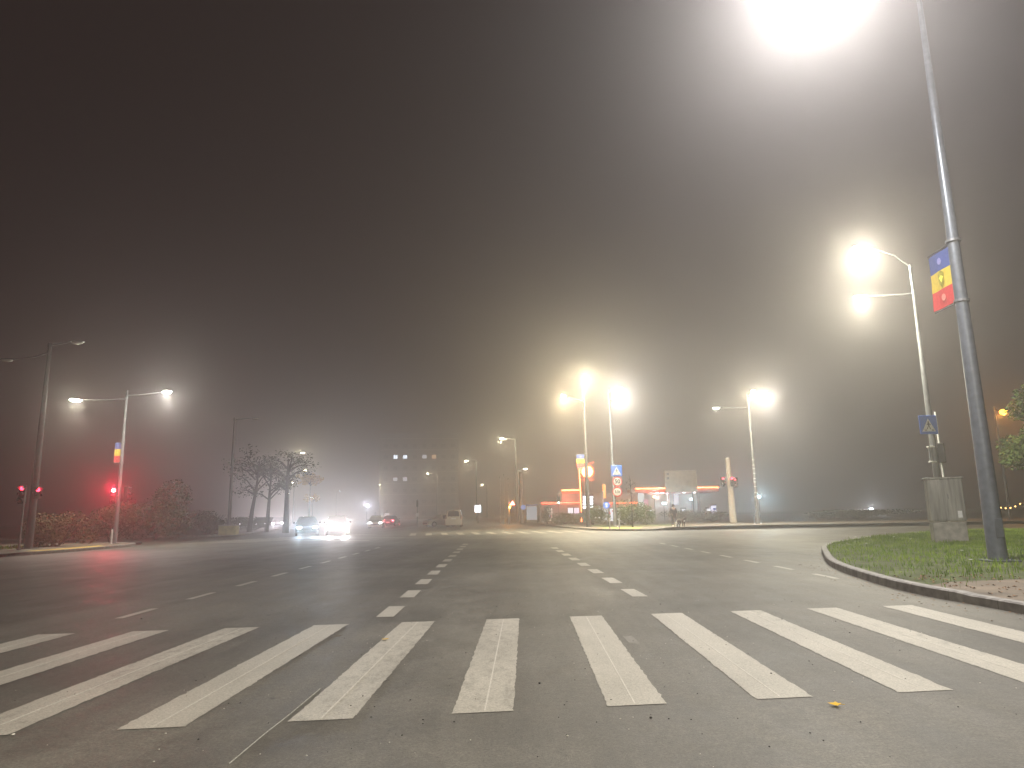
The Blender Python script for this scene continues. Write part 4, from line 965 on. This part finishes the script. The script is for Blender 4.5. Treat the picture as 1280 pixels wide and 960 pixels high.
for sx in (-1, 1):   # hands just outside the pockets
    for i in range(4):
        x = sx*.21; skin_body('finger', [(x+sx*(.012-.016*i), -.125, .97), (x+sx*(.012-.016*i), -.15, .93), (x+sx*(.012-.016*i), -.145, .895+.006*abs(i-1.5))], [(0, 1), (1, 2)], [.01, .009, .007], SKINM, pr, 1)
    skin_body('thumb', [(sx*.19, -.13, .98), (sx*.165, -.16, .95), (sx*.16, -.17, .92)], [(0, 1), (1, 2)], [.011, .01, .008], SKINM, pr, 1)
for sx in (-1, 1): MB().ball((sx*.032, -.095, 1.655), .011, 8, 6).build('eye', BLACK, pr)
MB().ball((0, -.105, 1.63), (.013, .022, .02), 8, 6).build('nose', SKINM, pr); MB().box((0, -.1, 1.595), (.045, .01, .01)).build('mouth', mat('lips', (.35, .12, .1), .6), pr)
q = gnd(852, 661); dg_ = thing('dog', 'dark dog with pale chest standing right of the person', 'dog', (q.x, q.y, .13), R(25))
FUR = mat('dark_fur', (.06, .045, .035), .9, 0, 25, .5)
vd = [(0, 0, .52), (0, -.28, .55), (0, -.42, .66), (0, -.52, .74), (0, -.66, .70), (0, .3, .53), (0, .42, .62), (0, .52, .74),
      (-.09, -.3, .42), (-.09, -.28, .24), (-.09, -.31, .03), (.09, -.3, .42), (.09, -.26, .24), (.09, -.28, .03),
      (-.09, .3, .42), (-.1, .22, .28), (-.1, .36, .17), (-.1, .31, .03), (.09, .3, .42), (.1, .24, .28), (.1, .38, .17), (.1, .33, .03)]
ed = [(0, 1), (1, 2), (2, 3), (3, 4), (0, 5), (5, 6), (6, 7), (1, 8), (8, 9), (9, 10), (1, 11), (11, 12), (12, 13), (5, 14), (14, 15), (15, 16), (16, 17), (5, 18), (18, 19), (19, 20), (20, 21)]
rdx = [.12, .15, .09, .085, .04, .12, .03, .015, .06, .035, .03, .06, .035, .03, .08, .05, .03, .03, .08, .05, .03, .03]
skin_body('body', vd, ed, rdx, FUR, dg_)
for sx in (-1, 1): skin_body('ear', [(sx*.05, -.5, .8), (sx*.07, -.5, .88)], [(0, 1)], [.03, .012], FUR, dg_, 1); MB().ball((sx*.04, -.595, .755), .012, 6, 5).build('eye', BLACK, dg_)
MB().ball((0, -.38, .5), (.09, .07, .11), 10, 8).build('chest_patch', SWHITE, dg_)
# shopping bag
q = gnd(847.5, 660.5); t = thing('shopping_bag', 'small pale shopping bag between the person and the dog', 'bag', (q.x, q.y, .13)); MB().box((0, 0, .2), (.3, .16, .4), bev=.03, tx=-.08).build('bag_body', SWHITE, t); MB().tube([(-.08, 0, .4), (-.06, 0, .52), (.06, 0, .52), (.08, 0, .4)], .01, 6).build('handle', SWHITE, t)

# small pale bollards
BO = 'small bollards on the islets'
for (u, v, lab) in ((762.5, 663, 'small pale bollard left of the sign post foot'), (774.5, 663, 'small pale bollard right of the sign post foot'), (736, 658.5, 'small pale bollard at the left tip of the islet'), (943.5, 657, 'short dark bollard with pale foot left of the strapped lamp'), (951.5, 657, 'short dark bollard with pale foot right of the strapped lamp'), (138.5, 683, 'short pale bollard at the foot of the red signal lamp')):
    q = gnd(u, v); t = thing('bollard', lab, 'bollard', (q.x, q.y, .13), 0, BO); dk = 940 < u < 955
    MB().tube([(0, 0, 0), (0, 0, .75), (0, 0, .8)], [.055, .05, .02], 10).build('post', DKPOLE if dk else WHITE, t); MB().tube([(0, 0, .0), (0, 0, .12 if dk else .03)], .075, 10).build('foot', WHITE, t)

# ------------------------------------------------------------------ grass, flowers, litter
poly = [p for p in offs(se, .17) if p[1] > 11.2 and p[0] < 60]+[(60, 13), (14, 13), (8.5, 12.7)]
def inside(x, y, P=poly):
    c = False; j = len(P)-1
    for i in range(len(P)):
        if (P[i][1] > y) != (P[j][1] > y) and x < (P[j][0]-P[i][0])*(y-P[i][1])/(P[j][1]-P[i][1])+P[i][0]: c = not c
        j = i
    return c
vs = []; fs = []; n = 0
clump = [(random.uniform(6, 34), random.uniform(12, 37), random.uniform(.3, 1.1), random.uniform(.6, 1.7)) for _ in range(240)]
while n < 95000:
    r_ = random.random()**.62; x = 6.2+r_*26; y = 11.2+random.random()*26.5
    if y/(x+1e-6) < .75 or y/x > 2.6 or not inside(x, y): continue
    hh = .075
    for cx_, cy2, cr2, ch in clump[:60]:
        if abs(x-cx_) < cr2 and abs(y-cy2) < cr2: hh *= ch; break
    if random.random() < .5*math.exp(-((y-12.5)/1.2)**2): continue
    pz = math.sin(x*1.7+math.sin(y*1.3)*2)+math.sin(y*2.1+x*.6)
    if pz > 1.0 and random.random() < .55: continue
    hh *= random.uniform(.45, 1.7)*(1+.18*pz); a = random.uniform(0, 6.28); wd = random.uniform(.005, .011); le = random.uniform(0, .6)*hh; b_ = random.uniform(0, 6.28)
    k = len(vs); dx, dy = wd*math.cos(a), wd*math.sin(a); lx, ly = le*math.cos(b_), le*math.sin(b_)
    vs += [(x-dx, y-dy, .13), (x+dx, y+dy, .13), (x+lx*.4+dx*.7, y+ly*.4+dy*.7, .13+hh*.6), (x+lx*.4-dx*.7, y+ly*.4-dy*.7, .13+hh*.6), (x+lx, y+ly, .13+hh)]
    fs += [(k, k+1, k+2, k+3), (k+3, k+2, k+4)]; n += 1
me = bpy.data.meshes.new('grass'); me.from_pydata(vs, [], fs); me.materials.append(GRASS); o = bpy.data.objects.new('grass', me); col.objects.link(o)
tag(o, 'short uneven green grass covering the kerbed island at right', 'grass', None, 'stuff')
vs = []; fs = []
for _ in range(9000):
    x = random.uniform(-40, -25.2); y = random.uniform(24, 46); 
    if y > 38: continue
    k = len(vs); hh = random.uniform(.06, .2); a = random.uniform(0, 6.28); dx, dy = .02*math.cos(a), .02*math.sin(a)
    vs += [(x-dx, y-dy, .12), (x+dx, y+dy, .12), (x+random.uniform(-.05, .05), y, .12+hh)]; fs.append((k, k+1, k+2))
me = bpy.data.meshes.new('grass'); me.from_pydata(vs, [], fs); me.materials.append(GRASS); o = bpy.data.objects.new('grass', me); col.objects.link(o)
tag(o, 'dim grass strip behind the left pavement', 'grass', None, 'stuff')
FL = 'white flower heads in the grass'
for (u, v, lab) in ((1071, 679, 'white flower head at the left tip of the grass island'), (1119, 679, 'white flower head left of the cabinet, farther from it'), (1140, 683, 'white flower head just left of the cabinet plinth'), (1085, 690, 'white flower head nearest the curved kerb'), (1205, 703, 'white flower head midway between cabinet and tall lamp'), (1217, 719, 'white flower head low in the grass before the tall lamp'), (1262, 702, 'white flower head just right of the tall lamp foot')):
    q = gnd(u, v+6); t = thing('wildflower', lab, 'flower', (q.x, q.y, .12), 0, FL)
    MB().tube([(0, 0, 0), (.01, 0, .12), (.0, 0, .25)], .004, 5).build('stem', LEAFG, t)
    hd = MB(); hd.ball((0, 0, .26), (.012, .012, .01), 8, 5)
    for i in range(12): a = i*.5236; hd.add([(0, 0, .258), (.035*math.cos(a-.2), .035*math.sin(a-.2), .265), (.045*math.cos(a), .045*math.sin(a), .262), (.035*math.cos(a+.2), .035*math.sin(a+.2), .265)], [(0, 1, 2, 3)])
    hd.build('flower_head', SWHITE, t)
def maple(label, u, v, s, m, rz, group='fallen leaves on the road'):
    q = gnd(u, v); out = []
    lobes = [(0, 1), (35, .45), (60, .85), (95, .4), (120, .7), (160, .35), (180, .25), (200, .35), (240, .7), (265, .4), (300, .85), (325, .45)]
    mb = MB(); vs = [(0, 0, .016)]
    for a, r_ in lobes: vs.append((s*r_*math.sin(R(a)), s*r_*math.cos(R(a)), .008+.012*r_*random.uniform(.2, 1.6)))
    mb.add(vs, [(0, i, i+1) for i in range(1, len(lobes))]+[(0, len(lobes), 1)]); mb.tube([(0, 0, .012), (0, -s*.9, .02)], .0015, 4)
    o = mb.build('fallen_leaf', m, None, loc=(q.x, q.y, .006)); o.rotation_euler.z = rz; tag(o, label, 'leaf', group)
maple('yellow maple leaf on bare asphalt near the lower right stripe', 1046, 883.5, .066, LEAFY, .8)
maple('small orange leaf right of the fourth stripe far end', 423, 797, .055, LEAFB, 2.0)
maple('small brown leaf lying on the fifth white stripe', 481, 801, .06, LEAFY, 4.0)
# litter in the gutter and loose grit
lv = MB()
for _ in range(420):
    i = random.randrange(len(se)); p = se[i]
    if not 9 < p[1] < 24: continue
    x = p[0]-abs(random.gauss(0, .35))-.02; y = p[1]+random.uniform(-.6, .6); s = random.uniform(.008, .03); a = random.uniform(0, 6.28)
    lv.add([(x+s*math.cos(a), y+s*math.sin(a), .008), (x-s*math.sin(a), y+s*math.cos(a), .012), (x-s*math.cos(a), y-s*math.sin(a), .008), (x+s*math.sin(a), y-s*math.cos(a), .016)], [(0, 1, 2, 3)])
for _ in range(900):
    x = random.uniform(6.7, 13); y = random.uniform(8.5, 13.4); s = random.uniform(.008, .04); a = random.uniform(0, 6.28); zz = .135 if y < 12.4 else .15
    lv.add([(x+s*math.cos(a), y+s*math.sin(a), zz), (x-s*math.sin(a), y+s*math.cos(a), zz+.012), (x-s*math.cos(a), y-s*math.sin(a), zz), (x+s*math.sin(a), y-s*math.cos(a), zz+.02)], [(0, 1, 2, 3)])
o = lv.build('leaf_litter', LEAFLIT); tag(o, 'brown leaf litter and dirt along the curved kerb', 'litter', None, 'stuff')
gr = MB(); gr2 = MB()
for _ in range(560):
    x = random.gauss(.3, 2.6); y = random.uniform(3.6, 14); s = random.uniform(.002, .007)*(1 if random.random() < .93 else 1.8)
    (gr if random.random() < .45 else gr2).ball((x, y, .004+s*.3), (s, s*1.3, s*.5), 5, 4)
o = gr.build('road_grit', mat('pale_grit', (.55, .52, .46), .8)); tag(o, 'pale specks of grit scattered over the asphalt', 'grit', None, 'stuff')
o = gr2.build('road_grit', mat('dark_grit', (.025, .022, .02), .8)); tag(o, 'dark specks of dirt scattered over the asphalt', 'grit', None, 'stuff')
